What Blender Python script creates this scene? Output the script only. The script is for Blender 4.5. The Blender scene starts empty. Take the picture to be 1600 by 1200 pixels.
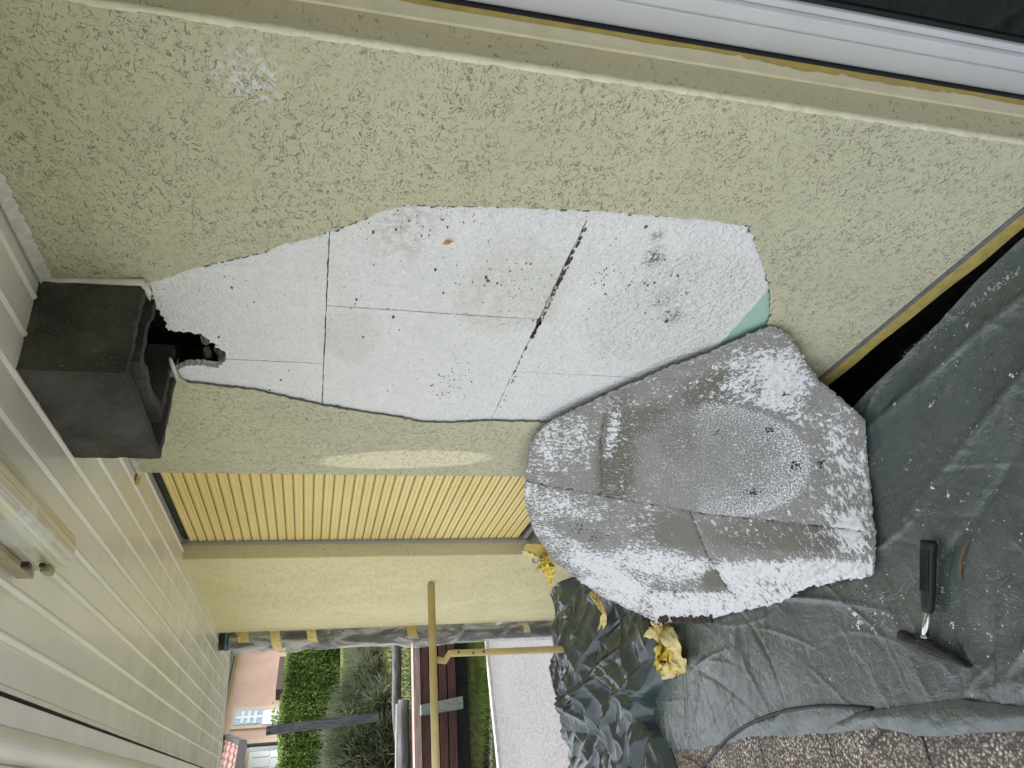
import bpy, bmesh, math, random
import numpy as np
from mathutils import Vector, Matrix
from mathutils.geometry import tessellate_polygon, delaunay_2d_cdt

random.seed(7); RNG = np.random.default_rng(7)
S = bpy.context.scene
COL = S.collection

# ------------------------------------------------------------------ camera (phone held on its side: rolled about 90 degrees)
FPX = 1165.0
def _n(v): return v / np.linalg.norm(v)
def _dc(px, py): return np.array([px - 800.0, 600.0 - py, -FPX])
_ez = -_n(_dc(5400, 795)); _ex = -_n(_dc(477, 1258)); _ex = _n(_ex - _ez * _ez.dot(_ex)); _ey = np.cross(_ez, _ex)
ROT = np.array([_ex, _ey, _ez])
CAM = np.array([0.0, -1.1695, 1.73])
cd = bpy.data.cameras.new('camera'); cam = bpy.data.objects.new('camera', cd); COL.objects.link(cam)
cd.sensor_fit = 'HORIZONTAL'; cd.sensor_width = 36.0; cd.lens = 36.0 * FPX / 1600.0
cd.clip_start = 0.02; cd.clip_end = 400.0
M4 = Matrix([list(ROT[0]) + [CAM[0]], list(ROT[1]) + [CAM[1]], list(ROT[2]) + [CAM[2]], [0, 0, 0, 1]])
cam.matrix_world = M4
S.camera = cam

# ------------------------------------------------------------------ daylight
SUN_EL, SUN_AZ = 58.0, 118.0       # azimuth measured from +x towards +y: the sun stands behind the house
wd = bpy.data.worlds.new('World'); S.world = wd; wd.use_nodes = True
wn = wd.node_tree; wn.nodes.clear()
sky = wn.nodes.new('ShaderNodeTexSky'); sky.sky_type = 'NISHITA'; sky.sun_disc = False
sky.sun_elevation = math.radians(SUN_EL); sky.sun_rotation = math.radians(90 - SUN_AZ)
sky.air_density = 1.0; sky.dust_density = 3.0; sky.ozone_density = 1.0
hs = wn.nodes.new('ShaderNodeHueSaturation'); hs.inputs['Saturation'].default_value = 0.22
hs.inputs['Value'].default_value = 1.0
bg = wn.nodes.new('ShaderNodeBackground'); bg.inputs['Strength'].default_value = 0.15
wo = wn.nodes.new('ShaderNodeOutputWorld')
wn.links.new(sky.outputs[0], hs.inputs['Color']); wn.links.new(hs.outputs[0], bg.inputs['Color']); wn.links.new(bg.outputs[0], wo.inputs['Surface'])
sl = bpy.data.lights.new('sun', 'SUN'); sl.energy = 2.0; sl.angle = math.radians(8.0); sl.color = (1.0, 0.95, 0.86)
sun = bpy.data.objects.new('sun', sl); COL.objects.link(sun)
sdir = Vector((math.cos(math.radians(SUN_EL)) * math.cos(math.radians(SUN_AZ)), math.cos(math.radians(SUN_EL)) * math.sin(math.radians(SUN_AZ)), math.sin(math.radians(SUN_EL))))
sun.rotation_euler = sdir.to_track_quat('Z', 'Y').to_euler(); sun.location = (0, 0, 20)
vs = S.view_settings; vs.view_transform = 'Standard'; vs.look = 'None'; vs.gamma = 1.0; vs.use_curve_mapping = False
vs.exposure = 1.66
S.cycles.max_bounces = 10; S.cycles.diffuse_bounces = 5; S.cycles.transparent_max_bounces = 16

# ------------------------------------------------------------------ survey helpers: sight lines met with real planes
def ray(px, py): return ROT @ _n(_dc(px, py))
def WY(px, py, y=0.0):
    r = ray(px, py); return CAM + r * ((y - CAM[1]) / r[1])
def HZ(px, py, z):
    r = ray(px, py); return CAM + r * ((z - CAM[2]) / r[2])
def XX(px, py, x):
    r = ray(px, py); return CAM + r * ((x - CAM[0]) / r[0])
def PL(px, py, p0, nrm):
    r = ray(px, py); return CAM + r * (np.dot(nrm, p0 - CAM) / np.dot(nrm, r))
def P2(p):
    """where a world point falls in the 1600 x 1200 photograph"""
    c = (np.asarray(p) - CAM) @ ROT.T if False else ROT.T @ (np.asarray(p) - CAM)
    return 800 + c[0] / -c[2] * FPX, 600 - c[1] / -c[2] * FPX

# ------------------------------------------------------------------ scene-building helpers
BASE = {}
def thing(name, label, cat, base=(0, 0, 0), group=None, kind=None):
    o = bpy.data.objects.new(name, None); COL.objects.link(o); o.location = base; o.empty_display_size = 0.1
    o['label'] = label; o['category'] = cat
    if group: o['group'] = group
    if kind: o['kind'] = kind
    BASE[o.name] = np.array(base, float); return o
def obj(name, V, F, mat, parent=None, smooth=False, kind=None, label=None, cat=None, group=None, base=None):
    """one mesh object; V in world coordinates, stored relative to the base of its thing"""
    b = BASE[parent.name] if parent is not None else (np.array(base, float) if base is not None else np.zeros(3))
    V = np.asarray(V, float) - b
    me = bpy.data.meshes.new(name); me.from_pydata(V.tolist(), [], [tuple(int(i) for i in f) for f in F]); me.validate(); me.update()
    if smooth: me.polygons.foreach_set('use_smooth', [True] * len(me.polygons))
    if mat is not None: me.materials.append(mat)
    o = bpy.data.objects.new(name, me); COL.objects.link(o)
    if parent is not None: o.parent = parent
    else: o.location = b
    BASE[o.name] = b
    if kind: o['kind'] = kind
    if label: o['label'] = label
    if cat: o['category'] = cat
    if group: o['group'] = group
    return o
def copy_part(o, parent, dloc):
    c = o.copy(); COL.objects.link(c); c.parent = parent; c.location = Vector(o.location) + Vector(dloc); return c
class G:
    def __init__(s): s.v = []; s.f = []
    def add(s, V, F):
        k = len(s.v); s.v += [tuple(map(float, p)) for p in V]; s.f += [tuple(i + k for i in f) for f in F]; return s
    def box(s, a, b, bev=0.0):
        (x0, y0, z0), (x1, y1, z1) = [min(p, q) for p, q in zip(a, b)], [max(p, q) for p, q in zip(a, b)]
        if bev <= 0:
            V = [(x0, y0, z0), (x1, y0, z0), (x1, y1, z0), (x0, y1, z0), (x0, y0, z1), (x1, y0, z1), (x1, y1, z1), (x0, y1, z1)]
            return s.add(V, [(3, 2, 1, 0), (4, 5, 6, 7), (0, 1, 5, 4), (1, 2, 6, 5), (2, 3, 7, 6), (3, 0, 4, 7)])
        bm = bmesh.new(); bmesh.ops.create_cube(bm, size=1)
        for v in bm.verts: v.co = Vector(((x0 + x1) / 2 + v.co.x * (x1 - x0), (y0 + y1) / 2 + v.co.y * (y1 - y0), (z0 + z1) / 2 + v.co.z * (z1 - z0)))
        bmesh.ops.bevel(bm, geom=bm.edges[:], offset=bev, segments=2, affect='EDGES', profile=0.5)
        bm.verts.index_update()
        s.add([v.co[:] for v in bm.verts], [[v.index for v in f.verts] for f in bm.faces]); bm.free(); return s
    def hexa(s, A, B):
        """two quads (lists of four points) joined into a closed block"""
        return s.add(list(A) + list(B), [(3, 2, 1, 0), (4, 5, 6, 7), (0, 1, 5, 4), (1, 2, 6, 5), (2, 3, 7, 6), (3, 0, 4, 7)])
    def tube(s, pts, r, n=12, caps=True, wob=0.0):
        pts = [np.asarray(p, float) for p in pts]; rs = r if isinstance(r, (list, tuple, np.ndarray)) else [r] * len(pts)
        k = len(s.v); ref = None
        for i, p in enumerate(pts):
            t = _n(pts[min(i + 1, len(pts) - 1)] - pts[max(i - 1, 0)])
            if ref is None:
                ref = np.array([0, 0, 1.0]) if abs(t[2]) < .9 else np.array([1.0, 0, 0])
            a = _n(np.cross(t, ref)); b = np.cross(a, t); ref = b if abs(np.dot(b, t)) < .9 else ref
            for j in range(n):
                th = 2 * math.pi * j / n; rr = rs[i] * (1 + wob * random.uniform(-1, 1))
                s.v.append(tuple(p + rr * (math.cos(th) * a + math.sin(th) * b)))
        for i in range(len(pts) - 1):
            for j in range(n):
                s.f.append((k + i * n + j, k + i * n + (j + 1) % n, k + (i + 1) * n + (j + 1) % n, k + (i + 1) * n + j))
        if caps:
            s.f.append(tuple(k + j for j in reversed(range(n)))); s.f.append(tuple(k + (len(pts) - 1) * n + j for j in range(n)))
        return s
    def extrude(s, prof, d, closed=True):
        """profile points swept by vector d"""
        k = len(s.v); m = len(prof); d = np.asarray(d, float)
        s.v += [tuple(map(float, p)) for p in prof] + [tuple(np.asarray(p, float) + d) for p in prof]
        for i in range(m if closed else m - 1):
            j = (i + 1) % m; s.f.append((k + i, k + j, k + m + j, k + m + i))
        if closed: s.f.append(tuple(k + i for i in reversed(range(m)))); s.f.append(tuple(k + m + i for i in range(m)))
        return s
    def grid(s, P):
        """P: (m, n, 3) array of points"""
        m, n = P.shape[:2]; k = len(s.v); s.v += [tuple(p) for p in P.reshape(-1, 3)]
        for i in range(m - 1):
            for j in range(n - 1): s.f.append((k + i * n + j, k + (i + 1) * n + j, k + (i + 1) * n + j + 1, k + i * n + j + 1))
        return s
    def build(s, name, mat, parent=None, **kw): return obj(name, s.v, s.f, mat, parent, **kw)
def poly_sheet(loops, y0, y1, g=None):
    """a slab in the x-z plane bounded by loops (first the outline, then holes), front at y0, back at y1"""
    g = g or G(); pts = [p for l in loops for p in l]
    tri = tessellate_polygon([[Vector((p[0], p[1], 0)) for p in l] for l in loops])
    k = len(pts); g.add([(p[0], y0, p[1]) for p in pts] + [(p[0], y1, p[1]) for p in pts], [])
    o = len(g.v) - 2 * k
    for t in tri: g.f.append((o + t[0], o + t[1], o + t[2])); g.f.append((o + k + t[2], o + k + t[1], o + k + t[0]))
    c = 0
    for l in loops:
        for i in range(len(l)):
            a, b = c + i, c + (i + 1) % len(l); g.f.append((o + a, o + b, o + k + b, o + k + a))
        c += len(l)
    return g
def jag(pts, amp, step, closed=True, seed=0):
    """resample a polyline finely and make it ragged"""
    r = np.random.default_rng(seed); out = []; m = len(pts)
    for i in range(m if closed else m - 1):
        a = np.array(pts[i], float); b = np.array(pts[(i + 1) % m], float); L = np.linalg.norm(b - a); k = max(1, int(L / step))
        nn = np.array([-(b - a)[1], (b - a)[0]]) / max(L, 1e-9)
        for j in range(k):
            off = 0 if (j == 0 and amp < .002) else r.normal(0, amp)
            out.append(tuple(a + (b - a) * j / k + nn * off))
    if not closed: out.append(tuple(pts[-1]))
    return out
def vnoise(X, Y, seed=0):
    """smooth value noise on arrays"""
    r = np.random.default_rng(seed); T = r.uniform(-1, 1, (64, 64))
    xi = np.floor(X).astype(int); yi = np.floor(Y).astype(int); fx = X - xi; fy = Y - yi
    fx = fx * fx * (3 - 2 * fx); fy = fy * fy * (3 - 2 * fy); g = lambda a, b: T[a % 64, b % 64]
    return (g(xi, yi) * (1 - fx) + g(xi + 1, yi) * fx) * (1 - fy) + (g(xi, yi + 1) * (1 - fx) + g(xi + 1, yi + 1) * fx) * fy
def crumple(X, Y, f0, octs, seed, warp=.5, decay=.55):
    r = np.random.default_rng(seed); H = np.zeros_like(X); a = 1.0; f = f0
    for o in range(octs):
        for k in range(2):
            th = r.uniform(0, math.pi); ph = r.uniform(0, 9)
            wx = warp * vnoise(X * f * .7 + ph * 7, Y * f * .7 - ph * 3, seed + o * 5 + k) + .5 * warp * vnoise(X * f * 1.6, Y * f * 1.6 + ph, seed + 50 + o * 5 + k)
            u = (X * math.cos(th) + Y * math.sin(th)) * f + wx * 1.6 + ph
            m = .35 + .65 * (.5 + .5 * vnoise(X * f * .6 + 3 * ph, Y * f * .6 + 31, seed + 90 + o + k))
            H += a * m * (np.abs((u % 2.0) - 1.0) - .5)
        a *= decay; f *= 1.85
    return H
def creases(X, Y, n, seed, ext, hh, ww, ll):
    """n single fold ridges, each a soft-tented line with faded ends"""
    r = np.random.default_rng(seed); H = np.zeros_like(X)
    for i in range(n):
        cx = r.uniform(ext[0], ext[1]); cy = r.uniform(ext[2], ext[3]); th = r.uniform(0, math.pi); L = r.uniform(*ll); w = r.uniform(*ww); h = r.uniform(-.6, 1) * hh; cv = r.uniform(-1, 1) * .3
        u = (X - cx) * math.cos(th) + (Y - cy) * math.sin(th); v = -(X - cx) * math.sin(th) + (Y - cy) * math.cos(th) + cv * u * u / max(L, .05) * .5
        H += h * np.exp(-np.abs(v) / w) * np.exp(-(u / L) ** 2)
    return H

# ------------------------------------------------------------------ material helpers
class NT:
    def __init__(s, name):
        s.m = bpy.data.materials.new(name); s.m.use_nodes = True; s.t = s.m.node_tree; s.t.nodes.clear()
        s.out = s.t.nodes.new('ShaderNodeOutputMaterial'); s.b = s.t.nodes.new('ShaderNodeBsdfPrincipled')
        s.t.links.new(s.b.outputs[0], s.out.inputs['Surface']); s._pos = None
    def N(s, ty, **kw):
        n = s.t.nodes.new(ty)
        for k, v in kw.items(): setattr(n, k, v)
        return n
    def put(s, n, i, v):
        if v is None: return
        if hasattr(v, 'is_output') or isinstance(v, bpy.types.NodeSocket): s.t.links.new(v, n.inputs[i])
        else:
            if isinstance(v, (tuple, list)) and len(v) == 3 and n.inputs[i].type == 'RGBA': v = (*v, 1)
            n.inputs[i].default_value = v
    @property
    def pos(s):
        if s._pos is None: s._pos = s.N('ShaderNodeNewGeometry').outputs['Position']
        return s._pos
    def scaled(s, sc, rot=(0, 0, 0), vec=None):
        n = s.N('ShaderNodeMapping'); s.put(n, 'Vector', vec or s.pos); n.inputs['Scale'].default_value = sc; n.inputs['Rotation'].default_value = rot; return n.outputs[0]
    def noise(s, scale, detail=3, dist=0.0, vec=None, rough=.55):
        n = s.N('ShaderNodeTexNoise'); s.put(n, 'Vector', vec or s.pos); s.put(n, 'Scale', scale); s.put(n, 'Detail', detail); s.put(n, 'Distortion', dist); s.put(n, 'Roughness', rough); return n.outputs[0]
    def voro(s, scale, feature='F1', vec=None, out='Distance', rnd=1.0):
        n = s.N('ShaderNodeTexVoronoi', feature=feature); s.put(n, 'Vector', vec or s.pos); s.put(n, 'Scale', scale); s.put(n, 'Randomness', rnd); return n.outputs[out]
    def math(s, op, a, b=None, c=None, clamp=False):
        n = s.N('ShaderNodeMath', operation=op, use_clamp=clamp); s.put(n, 0, a); s.put(n, 1, b); s.put(n, 2, c); return n.outputs[0]
    def map(s, v, a, b, c=0.0, d=1.0, smooth=True):
        n = s.N('ShaderNodeMapRange', interpolation_type='SMOOTHSTEP' if smooth else 'LINEAR'); s.put(n, 0, v); s.put(n, 1, a); s.put(n, 2, b); s.put(n, 3, c); s.put(n, 4, d); return n.outputs[0]
    def mix(s, f, a, b, blend='MIX'):
        n = s.N('ShaderNodeMix', data_type='RGBA', blend_type=blend); s.put(n, 0, f); s.put(n, 6, a); s.put(n, 7, b); return n.outputs[2]
    def bump(s, h, strength=.5, dist=.01, normal=None):
        n = s.N('ShaderNodeBump'); s.put(n, 'Height', h); s.put(n, 'Strength', strength); s.put(n, 'Distance', dist); s.put(n, 'Normal', normal); return n.outputs[0]
    def attr(s, name): return s.N('ShaderNodeAttribute', attribute_name=name).outputs['Fac']
    def ellipse(s, c, r, soft=.35, ax=(0, 2), ang=0.0, wob=0.0):
        """1 inside an ellipse of the given axes on the surface, 0 outside"""
        sp = s.N('ShaderNodeSeparateXYZ'); s.put(sp, 0, s.pos); u = s.math('SUBTRACT', sp.outputs[ax[0]], c[0]); v = s.math('SUBTRACT', sp.outputs[ax[1]], c[1])
        ca, sa = math.cos(ang), math.sin(ang)
        uu = s.math('ADD', s.math('MULTIPLY', u, ca / r[0]), s.math('MULTIPLY', v, sa / r[0])); vv = s.math('ADD', s.math('MULTIPLY', u, -sa / r[1]), s.math('MULTIPLY', v, ca / r[1]))
        d = s.math('SQRT', s.math('ADD', s.math('MULTIPLY', uu, uu), s.math('MULTIPLY', vv, vv)))
        if wob: d = s.math('ADD', d, s.math('MULTIPLY', s.math('SUBTRACT', s.noise(9, 4), .5), wob))
        return s.map(d, 1 - soft, 1 + soft * .3, 1.0, 0.0)
    def done(s, color=None, rough=None, normal=None, spec=None, metal=None):
        s.put(s.b, 'Base Color', color); s.put(s.b, 'Roughness', rough); s.put(s.b, 'Normal', normal); s.put(s.b, 'Specular IOR Level', spec); s.put(s.b, 'Metallic', metal); return s.m
def plain(name, col, rough=.6, var=.12, scale=14, bump=.0, bscale=120, spec=.5, metal=0.0):
    t = NT(name); n = t.noise(scale, 5); f = t.map(n, .3, .7, 1 - var, 1 + var)
    c = t.mix(1.0, col, (1, 1, 1)) if False else t.mix(f, tuple(x * .55 for x in col), col)
    c = t.mix(t.map(n, .25, .75), tuple(x * (1 - var) for x in col), tuple(min(1, x * (1 + var)) for x in col))
    nm = t.bump(t.noise(bscale, 4), bump, .004) if bump else None
    return t.done(c, t.map(t.noise(scale * 2, 3), .3, .7, rough * .85, min(1, rough * 1.15)), nm, spec, metal)

def stucco(name, col, dens=.5, groove_dark=.5, strength=.6, extra=None, scale=1.0, stretch=(1.0, 1.0, 1.6)):
    """scratch plaster: short curly grooves torn by the float"""
    t = NT(name)
    v = t.scaled(stretch)
    n1 = t.noise(20 * scale, 1.6, 1.0, vec=v); n2 = t.noise(27 * scale, 1.3, 1.4, vec=t.scaled((stretch[0], stretch[1], stretch[2] * .8), (.4, .9, 2.1)))
    n3 = t.noise(38 * scale, 1.2, 1.2, vec=t.scaled((stretch[0] * 1.1, 1, stretch[2] * .7), (2.0, .3, .7)))
    tri = lambda n, k: t.math('ABSOLUTE', t.math('SUBTRACT', t.math('FRACT', t.math('MULTIPLY', n, k)), .5))
    l1 = t.map(tri(n1, 5.0), .01, .07, 1.0, 0.0); l2 = t.map(tri(n2, 4.5), .01, .07, 1.0, 0.0); l3 = t.map(tri(n3, 4.0), .01, .075, .7, 0.0)
    m1 = t.map(t.noise(48 * scale, 2, .3), dens, dens + .08); m2 = t.map(t.noise(40 * scale, 2, .4, vec=t.scaled((1.1, 1, 1), (1, 2, 3))), dens, dens + .08); m3 = t.map(t.noise(60 * scale, 2, .4, vec=t.scaled((1, 1, 1.2), (2, 1, .3))), dens, dens + .08)
    l2 = t.math('MAXIMUM', l2, t.math('MULTIPLY', l3, m3))
    big = t.map(t.noise(7, 3), .3, .6, .3, 1.0)
    gr = t.math('MULTIPLY', t.math('MAXIMUM', t.math('MULTIPLY', l1, m1), t.math('MULTIPLY', l2, m2)), big)
    c0 = t.mix(t.map(t.noise(2.3, 4), .3, .7), tuple(x * .91 for x in col), tuple(min(1, x * 1.06) for x in col)); c0 = t.mix(t.map(t.noise(1.1, 6, .6), .52, .72, 0, .16), c0, (.42, .36, .20))
    c0 = t.mix(t.map(t.noise(160, 3), .35, .65), c0, tuple(x * .9 for x in col))
    if extra: c0 = extra(t, c0)
    c = t.mix(t.math('MULTIPLY', gr, groove_dark), c0, tuple(x * .22 for x in col))
    h = t.math('SUBTRACT', t.math('MULTIPLY', t.noise(230, 4), .22), gr)
    h = t.math('ADD', h, t.math('MULTIPLY', t.noise(26, 3), .5))
    return t.done(c, .85, t.bump(h, strength, .004), .25)

def main_wall_extra(t, c):
    w = t.math('MULTIPLY', t.ellipse((-.99, 1.88), (.075, .075), .9, wob=.6), t.map(t.noise(60, 5), .42, .62))
    c = t.mix(t.math('MULTIPLY', w, .9), c, (.75, .76, .78))
    return t.mix(t.math('MULTIPLY', t.ellipse((-2.745, 1.40), (.095, .36), .16, wob=.35, ang=.10), .9), c, (.84, .78, .55))
M_WALL = stucco('scratch_plaster_greenish', (.575, .56, .40), .465, .68, .75, main_wall_extra, scale=1.22)
M_PIER = stucco('scratch_plaster_yellow', (.78, .705, .42), .475, .36, .7, scale=1.1)
M_REVEAL = stucco('rough_reveal_paint', (.70, .64, .43), .58, .15, 1.0, scale=.8)
M_TRIM = plain('cream_trim_paint', (.80, .74, .52), .5, .06, 20, .25, 60)
M_BEAD = plain('cream_edge_bead', (.72, .70, .52), .45, .08, 30, .8, 70)
def yellow_tape(name, col, rough=.42):
    t = NT(name); n = t.noise(30, 4); c = t.mix(t.map(n, .3, .7), tuple(x * .75 for x in col), col)
    t.put(t.b, 'Transmission Weight', 0.0)
    return t.done(c, rough, t.bump(t.noise(40, 4, 1.0, vec=t.scaled((1, 1, 3))), .35, .006), .5)
M_TAPE = yellow_tape('yellow_masking_tape', (.66, .50, .13))
M_TAPE_PALE = yellow_tape('pale_crumpled_tape', (.84, .70, .32))
M_TAPE_EDGE = yellow_tape('deep_yellow_tape', (.60, .44, .10))
M_GREYLINE = plain('grey_base_seal', (.16, .155, .16), .7, .2, 40, .4)
M_MORTAR = plain('grey_mortar_edge', (.16, .155, .15), .9, .35, 90, .8, 200)
M_BLACK = plain('flue_black', (.012, .012, .012), .9, .3, 30)  # near-black for the inside of the flue
M_MASONRY = plain('dark_masonry', (.10, .085, .07), .95, .5, 25, 1.0, 60)
M_VOID = plain('black_slot', (.01, .011, .011), .9, .2)

def eps(name, base=(.90, .905, .91), stained=True, grain=1.0):
    t = NT(name)
    b1 = t.voro(170, 'SMOOTH_F1'); b2 = t.noise(80, 4, .5); b3 = t.noise(30, 4, .7)
    h = t.math('ADD', t.math('MULTIPLY', b1, -.35), t.math('ADD', t.math('MULTIPLY', b2, .9), t.math('MULTIPLY', b3, .9)))
    c = t.mix(t.map(t.noise(6, 5), .3, .7), tuple(x * .95 for x in base), base)
    c = t.mix(t.map(b2, .58, .40, 0, .26), c, (.72, .73, .735)); c = t.mix(t.map(b3, .60, .42, 0, .22), c, (.75, .76, .76))  # greyer in the low spots: shading of the relief painted into the colour
    if stained:
        st = t.math('MULTIPLY', t.ellipse((-1.60, 1.24), (.24, .17), .30, wob=.9), t.map(t.noise(40, 4), .35, .6, .35, 1))
        c = t.mix(t.math('MULTIPLY', st, .6), c, (.68, .68, .60))
        ov = t.ellipse((-1.66, .77), (.34, .26), .30, wob=.7)
        c = t.mix(t.math('MULTIPLY', ov, .55), c, (.80, .81, .74))
        h = t.math('ADD', h, t.math('MULTIPLY', t.math('MULTIPLY', t.noise(48, 2, .3), ov), 2.2))
        gl = t.math('MULTIPLY', t.ellipse((-1.87, 1.66), (.17, .10), .3, wob=.6), t.map(t.noise(200, 2), .3, .6, .4, 1))
        c = t.mix(t.math('MULTIPLY', gl, .45), c, (.68, .65, .60))
        top = t.math('MULTIPLY', t.ellipse((-1.35, 1.56), (.16, .09), .6, wob=1.2), t.map(t.noise(55, 5), .42, .62))
        c = t.mix(t.math('MULTIPLY', top, .55), c, (.52, .50, .46))
        for (cx, cz, rx, rz, k) in ((-1.40, .905, .055, .035, .95), (-1.325, .935, .03, .02, .8), (-1.66, .73, .05, .035, .75), (-1.57, .80, .06, .04, .45)):
            sm = t.math('MULTIPLY', t.ellipse((cx, cz), (rx, rz), .95, wob=.9), t.map(t.noise(130, 4), .38, .6))
            c = t.mix(t.math('MULTIPLY', sm, k), c, (.085, .07, .06))
        # clusters of dark mortar specks, sparse elsewhere
        dens = t.math('MAXIMUM', t.ellipse((-2.13, 1.31), (.22, .10), .8), t.math('MAXIMUM', t.ellipse((-1.27, 1.48), (.14, .2), .8), t.math('MAXIMUM', t.ellipse((-1.66, .73), (.14, .1), .8), t.ellipse((-1.62, 1.2), (.26, .13), .8))))
        sp = t.math('GREATER_THAN', t.noise(75, 3, .8, vec=t.scaled((1, 1, 1.6))), t.map(dens, 0, 1, .725, .655))
        c = t.mix(t.math('MULTIPLY', sp, .88), c, (.07, .055, .045))
    return t.done(c, .75, t.bump(h, .9 * grain, .011), .3)
M_EPS = eps('polystyrene_white')
M_GREEN = plain('mint_green_board', (.36, .56, .45), .6, .06, 12, .25, 120)

def ceiling_mat():
    t = NT('glossy_cream_ceiling_paint')
    c = t.mix(t.map(t.noise(1.7, 4), .3, .7), (.79, .78, .69), (.85, .84, .76))
    h = t.math('ADD', t.noise(9, 3), t.math('MULTIPLY', t.noise(130, 3, vec=t.scaled((.15, 1, 1))), .25))
    return t.done(c, t.map(t.noise(6, 3), .3, .7, .16, .27), t.bump(h, .06, .02), .6)
M_CEIL = ceiling_mat()
M_CEILW = plain('white_beam_paint', (.82, .82, .78), .4, .05, 6, .35, 40)

def shutter_mat():
    t = NT('yellow_shutter_slat'); c = t.mix(t.map(t.noise(3, 4, vec=t.scaled((.3, 1, 1))), .3, .7), (.78, .62, .24), (.86, .70, .30))
    c = t.mix(t.math('MULTIPLY', t.math('GREATER_THAN', t.noise(50, 3), .70), .35), c, (.25, .2, .1))
    return t.done(c, .42, None, .4)
M_SLAT = shutter_mat()
M_GREYPVC = plain('grey_guide_rail', (.30, .30, .28), .45, .06)
M_FRAME = plain('white_window_frame', (.66, .68, .71), .35, .04, 5, .06, 40)
M_GASKET = plain('black_gasket', (.012, .013, .014), .5, .1)
def glass_mat():
    t = NT('dark_window_glass'); return t.done((.012, .014, .014), .04, None, .6)
M_GLASS = glass_mat()

def conc_mat():
    t = NT('dark_flue_concrete'); n = t.noise(5, 5); c = t.mix(t.map(n, .3, .7), (.038, .037, .034), (.095, .092, .085)); c = t.mix(t.map(t.noise(3.5, 6, .8), .55, .7, 0, .7), c, (.13, .127, .115))
    c = t.mix(t.map(t.noise(260, 3), .58, .72), c, (.16, .155, .14))
    c = t.mix(t.math('MULTIPLY', t.math('GREATER_THAN', t.noise(22, 5, .5), .70), .8), c, (.28, .28, .2))
    h = t.math('ADD', t.noise(180, 4), t.math('MULTIPLY', t.noise(18, 4), 1.2))
    return t.done(c, .9, t.bump(h, .7, .004), .2)
M_CONC = conc_mat()
def sheet_mat():
    t = NT('grey_green_plastic_film'); n = t.noise(3.2, 6, .6)
    c = t.mix(t.map(n, .3, .7), (.052, .074, .072), (.084, .110, .106))
    dirt = t.math('MULTIPLY', t.map(t.noise(7, 7, .8), .52, .72), t.map(t.noise(90, 3), .35, .6))
    c = t.mix(t.math('MULTIPLY', dirt, .45), c, (.17, .155, .13))
    dark = t.math('MULTIPLY', t.map(t.noise(11, 6, 1.2), .62, .74), t.map(t.noise(140, 3), .4, .6))
    c = t.mix(t.math('MULTIPLY', dark, .6), c, (.02, .02, .018))
    sp = t.math('GREATER_THAN', t.noise(85, 2, .5), .765); c = t.mix(t.math('MULTIPLY', sp, .8), c, (.55, .54, .48))
    h = t.math('ADD', t.noise(14, 5, 1.2), t.math('MULTIPLY', t.noise(45, 4, 1.5), .4))
    return t.done(c, t.map(t.math('ADD', dirt, t.noise(5, 4)), .3, 1.0, .20, .46), t.bump(h, .45, .012), 1.0)
M_SHEET = sheet_mat()
def heap_mat():
    t = NT('bunched_plastic_film'); c = t.mix(t.map(t.noise(3, 4), .3, .7), (.018, .036, .038), (.036, .060, .061))
    return t.done(c, .26, t.bump(t.noise(24, 3, 1.2), .10, .01), .9)
M_HEAP = heap_mat()
def paver_mat():
    t = NT('exposed_aggregate_concrete'); d = t.voro(95); cc = t.voro(95, out='Color')
    c = t.mix(t.math('FRACT', t.math('MULTIPLY', t.N('ShaderNodeSeparateColor').outputs[0], 1)), (.2, .16, .12), (.5, .44, .37)) if False else None
    sc = t.N('ShaderNodeSeparateColor'); t.put(sc, 0, cc)
    c = t.mix(sc.outputs[0], (.28, .235, .195), (.62, .565, .50)); c = t.mix(t.map(sc.outputs[1], .85, .95), c, (.80, .76, .70))
    c = t.mix(t.map(d, .35, .62), c, (.13, .105, .085)); c = t.mix(t.map(t.noise(4, 5), .45, .7, 0, .6), c, (.12, .10, .085))
    return t.done(c, .8, t.bump(t.math('MULTIPLY', d, -1), .8, .006), .3)
M_PAVER = paver_mat()
M_JOINT = plain('dark_joint', (.025, .022, .02), .95, .3, 40)
M_CABLE = plain('black_rubber_cable', (.018, .018, .019), .5, .2)
M_RUBBER = None
def rubber_mat():
    t = NT('black_rubber_grip'); b = t.voro(260, vec=t.scaled((1, 1, 1)), rnd=.2); return t.done((.012, .012, .013), .45, t.bump(b, .5, .002), .4)
M_RUBBER = rubber_mat()
M_CHROME = plain('worn_chrome', (.62, .62, .60), .22, .1, 60, .1, 90, metal=1.0)
M_STEEL = plain('black_forged_steel', (.022, .021, .021), .42, .35, 60, .5, 110, spec=.5)
M_CRUMB = plain('white_crumb', (.78, .78, .76), .85, .06, 60)
M_CRUMB_GREY = plain('grey_plaster_crumb', (.46, .45, .38), .9, .2, 60)
M_TWIG = plain('brown_splinter', (.16, .10, .05), .8, .3, 80)
M_RAIL = plain('cream_painted_tube', (.60, .48, .22), .42, .10, 9, .2, 50)
M_PIPE = plain('dark_brown_downpipe', (.055, .050, .045), .5, .15)
def film_mat():
    t = NT('clear_plastic_film'); tr = t.N('ShaderNodeBsdfTransparent'); tr.inputs[0].default_value = (.93, .94, .93, 1)
    h = t.noise(16, 5, 1.6, vec=t.scaled((1, 1, .45))); nm = t.bump(h, .9, .03)
    t.done((.75, .76, .74), .22, nm, .6)
    mx = t.N('ShaderNodeMixShader'); f = t.map(t.noise(9, 5, 1.4, vec=t.scaled((1, 1, .3))), .38, .68, .12, .72)
    t.put(mx, 0, f); t.t.links.new(tr.outputs[0], mx.inputs[1]); t.t.links.new(t.b.outputs[0], mx.inputs[2]); t.t.links.new(mx.outputs[0], t.out.inputs['Surface']); return t.m
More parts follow.
